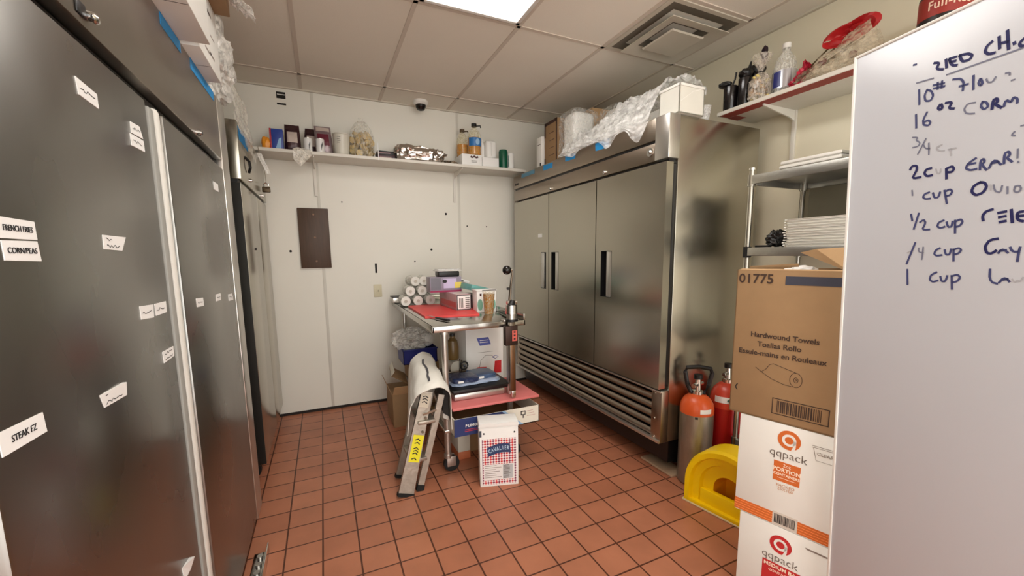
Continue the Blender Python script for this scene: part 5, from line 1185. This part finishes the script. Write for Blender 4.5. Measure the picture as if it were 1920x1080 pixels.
# ---------------------------------------------------------------- folded step ladder and the sack over it
t = thing('step_ladder', 'folded aluminium step ladder with yellow label leaning beside the work table', 'ladder', (.40, 2.4, 0))
AL = mat('worn_aluminium', (176, 168, 156), .42, .85, .25, 24, .15, 50)
def rail(m, a, b, wx, dy, mt, k=1.0):
    a = Vector(a); b = Vector(b); d = (b - a).normalized(); s1 = Vector((d.z, 0, -d.x)).normalized(); s2 = d.cross(s1).normalized()
    q = bmesh.new(); v = []
    for p, kk in ((a, 1), (b, k)):
        v.append([q.verts.new(p + s1 * (wx * kk * i / 2) + s2 * (dy * j / 2)) for i, j in ((-1, -1), (1, -1), (1, 1), (-1, 1))])
    for i in range(4): q.faces.new((v[0][i], v[0][(i + 1) % 4], v[1][(i + 1) % 4], v[1][i]))
    q.faces.new(v[0][::-1]); q.faces.new(v[1]); bmesh.ops.recalc_face_normals(q, faces=q.faces)
    m.add(q, mt); return frame(a, s1, d)
for dy_, nm in ((0, 1), (.21, 0)):
    m = MB(); Fr = rail(m, (.348 + dy_ * .10, 2.236 + dy_, .012), (.506 + dy_ * .1, 2.30 + dy_, .58), .088, .022, AL, .74); m.build('front_rail', t)
    m = MB(); rail(m, (.440, 2.262 + dy_, .03), (.596, 2.32 + dy_, .54), .036, .022, AL); m.build('rear_rail', t)
    m = MB(); rail(m, (.344 + dy_ * .1, 2.234 + dy_, .0), (.350 + dy_ * .1, 2.236 + dy_, .018), .094, .032, RUBBER); m.build('foot', t)
    m = MB(); rail(m, (.432, 2.26 + dy_, .0), (.441, 2.263 + dy_, .034), .042, .032, RUBBER); m.build('foot', t)
    if nm:
        F0 = frame(Vector((.348, 2.236, .012)), Fr.col[0].to_3d(), Fr.col[1].to_3d()) 
        nrm = F0.col[2].to_3d()
        sg = 1 if nrm.y < 0 else -1
        def LF_(x, y, e=.0118): return F0 @ T4(x, y, e * sg) @ (Matrix.Identity(4) if sg > 0 else R4(pi, 'Y'))
        m = MB().box(-.031, .031, -.078, .078, 0, .0008, mat('yellow_label', (232, 222, 30), .5), 0, LF_(.004, .262))
        for y in (-.06, -.03, -.015, .0, .03, .05): m.ribbon([(-.015, y), (0, y + .006), (.012, y - .004)], .006, INK, LF_(.004, .262), .0012)
        m.build('warning_label', t)
        m = MB().box(-.030, .024, -.040, .040, 0, .0008, mat('aged_label', (206, 196, 178), .6), 0, LF_(.0, .54))
        for y in (.02, .005, -.012): m.ribbon([(-.018, y), (-.004, y + .006), (.012, y - .003)], .006, INK, LF_(.0, .54), .0012)
        m.build('printed_label', t)
        m = MB()
        for y in (.36, .44): m.cyl(LF_(.02, y).translation, LF_(.02, y, .020).translation, .008, IRON, seg=12)
        m.build('rivet', t)
for z in (.18, .40): MB().box(.335 + z * .26, .435 + z * .26, 2.25, 2.45, z, z + .02, AL, .003).build('step', t)
m = MB(); rail(m, (.470, 2.262, .455), (.555, 2.290, .462), .012, .006, STEEL_L); m.build('spreader', t)
def sack(u, v):
    # arch across x (u), running back along y (v)
    a = pi * (u * 1.16 - .08)
    cx_, rx, rz = .530 + .025 * v, .112 - .03 * v, .105 + .02 * v; zs_ = .505 + .115 * v ** .7
    y = 2.262 + .36 * v
    if a < 0: x, z = cx_ - rx * 1.02, zs_ - .16 * (-a / .25)
    elif a > pi: x, z = cx_ + rx * 1.0, zs_ - .17 * ((a - pi) / .25)
    else: x, z = cx_ - rx * cos(a), zs_ + rz * sin(a) ** .7
    if u < .12: x -= .04 * (1 - u / .12) * (1 - v * .6)
    if y > 2.33: x = min(x, .615)
    x = min(x, .642)
    n = Vector((noise.noise(Vector((u * 4, v * 4, 1))), 0, noise.noise(Vector((u * 4, v * 4, 6))))) * .012
    return Vector((x, y - .02 * sin(a) if 0 < a < pi else y, z)) + n
sk = thing('flour_sack', 'empty white sack with a dark stripe draped over the top of the step ladder', 'sack', (.53, 2.45, .6))
MB().sheet(sack, 40, 16, mat('sack_white', (226, 223, 214), .5, var=.1, scale=12, bump=.3, bscale=25), .004).build('sheet', sk)
def stripe(u, v):
    p = sack(.445 + .035 * u + .01 * noise.noise(Vector((v * 6, 0, 0))), .12 + .62 * v); p.z += .0045; p.y -= .002; return p
MB().sheet(stripe, 3, 20, mat('stripe_grey', (78, 78, 82), .6, var=.5, scale=30)).build('printed_stripe', sk)
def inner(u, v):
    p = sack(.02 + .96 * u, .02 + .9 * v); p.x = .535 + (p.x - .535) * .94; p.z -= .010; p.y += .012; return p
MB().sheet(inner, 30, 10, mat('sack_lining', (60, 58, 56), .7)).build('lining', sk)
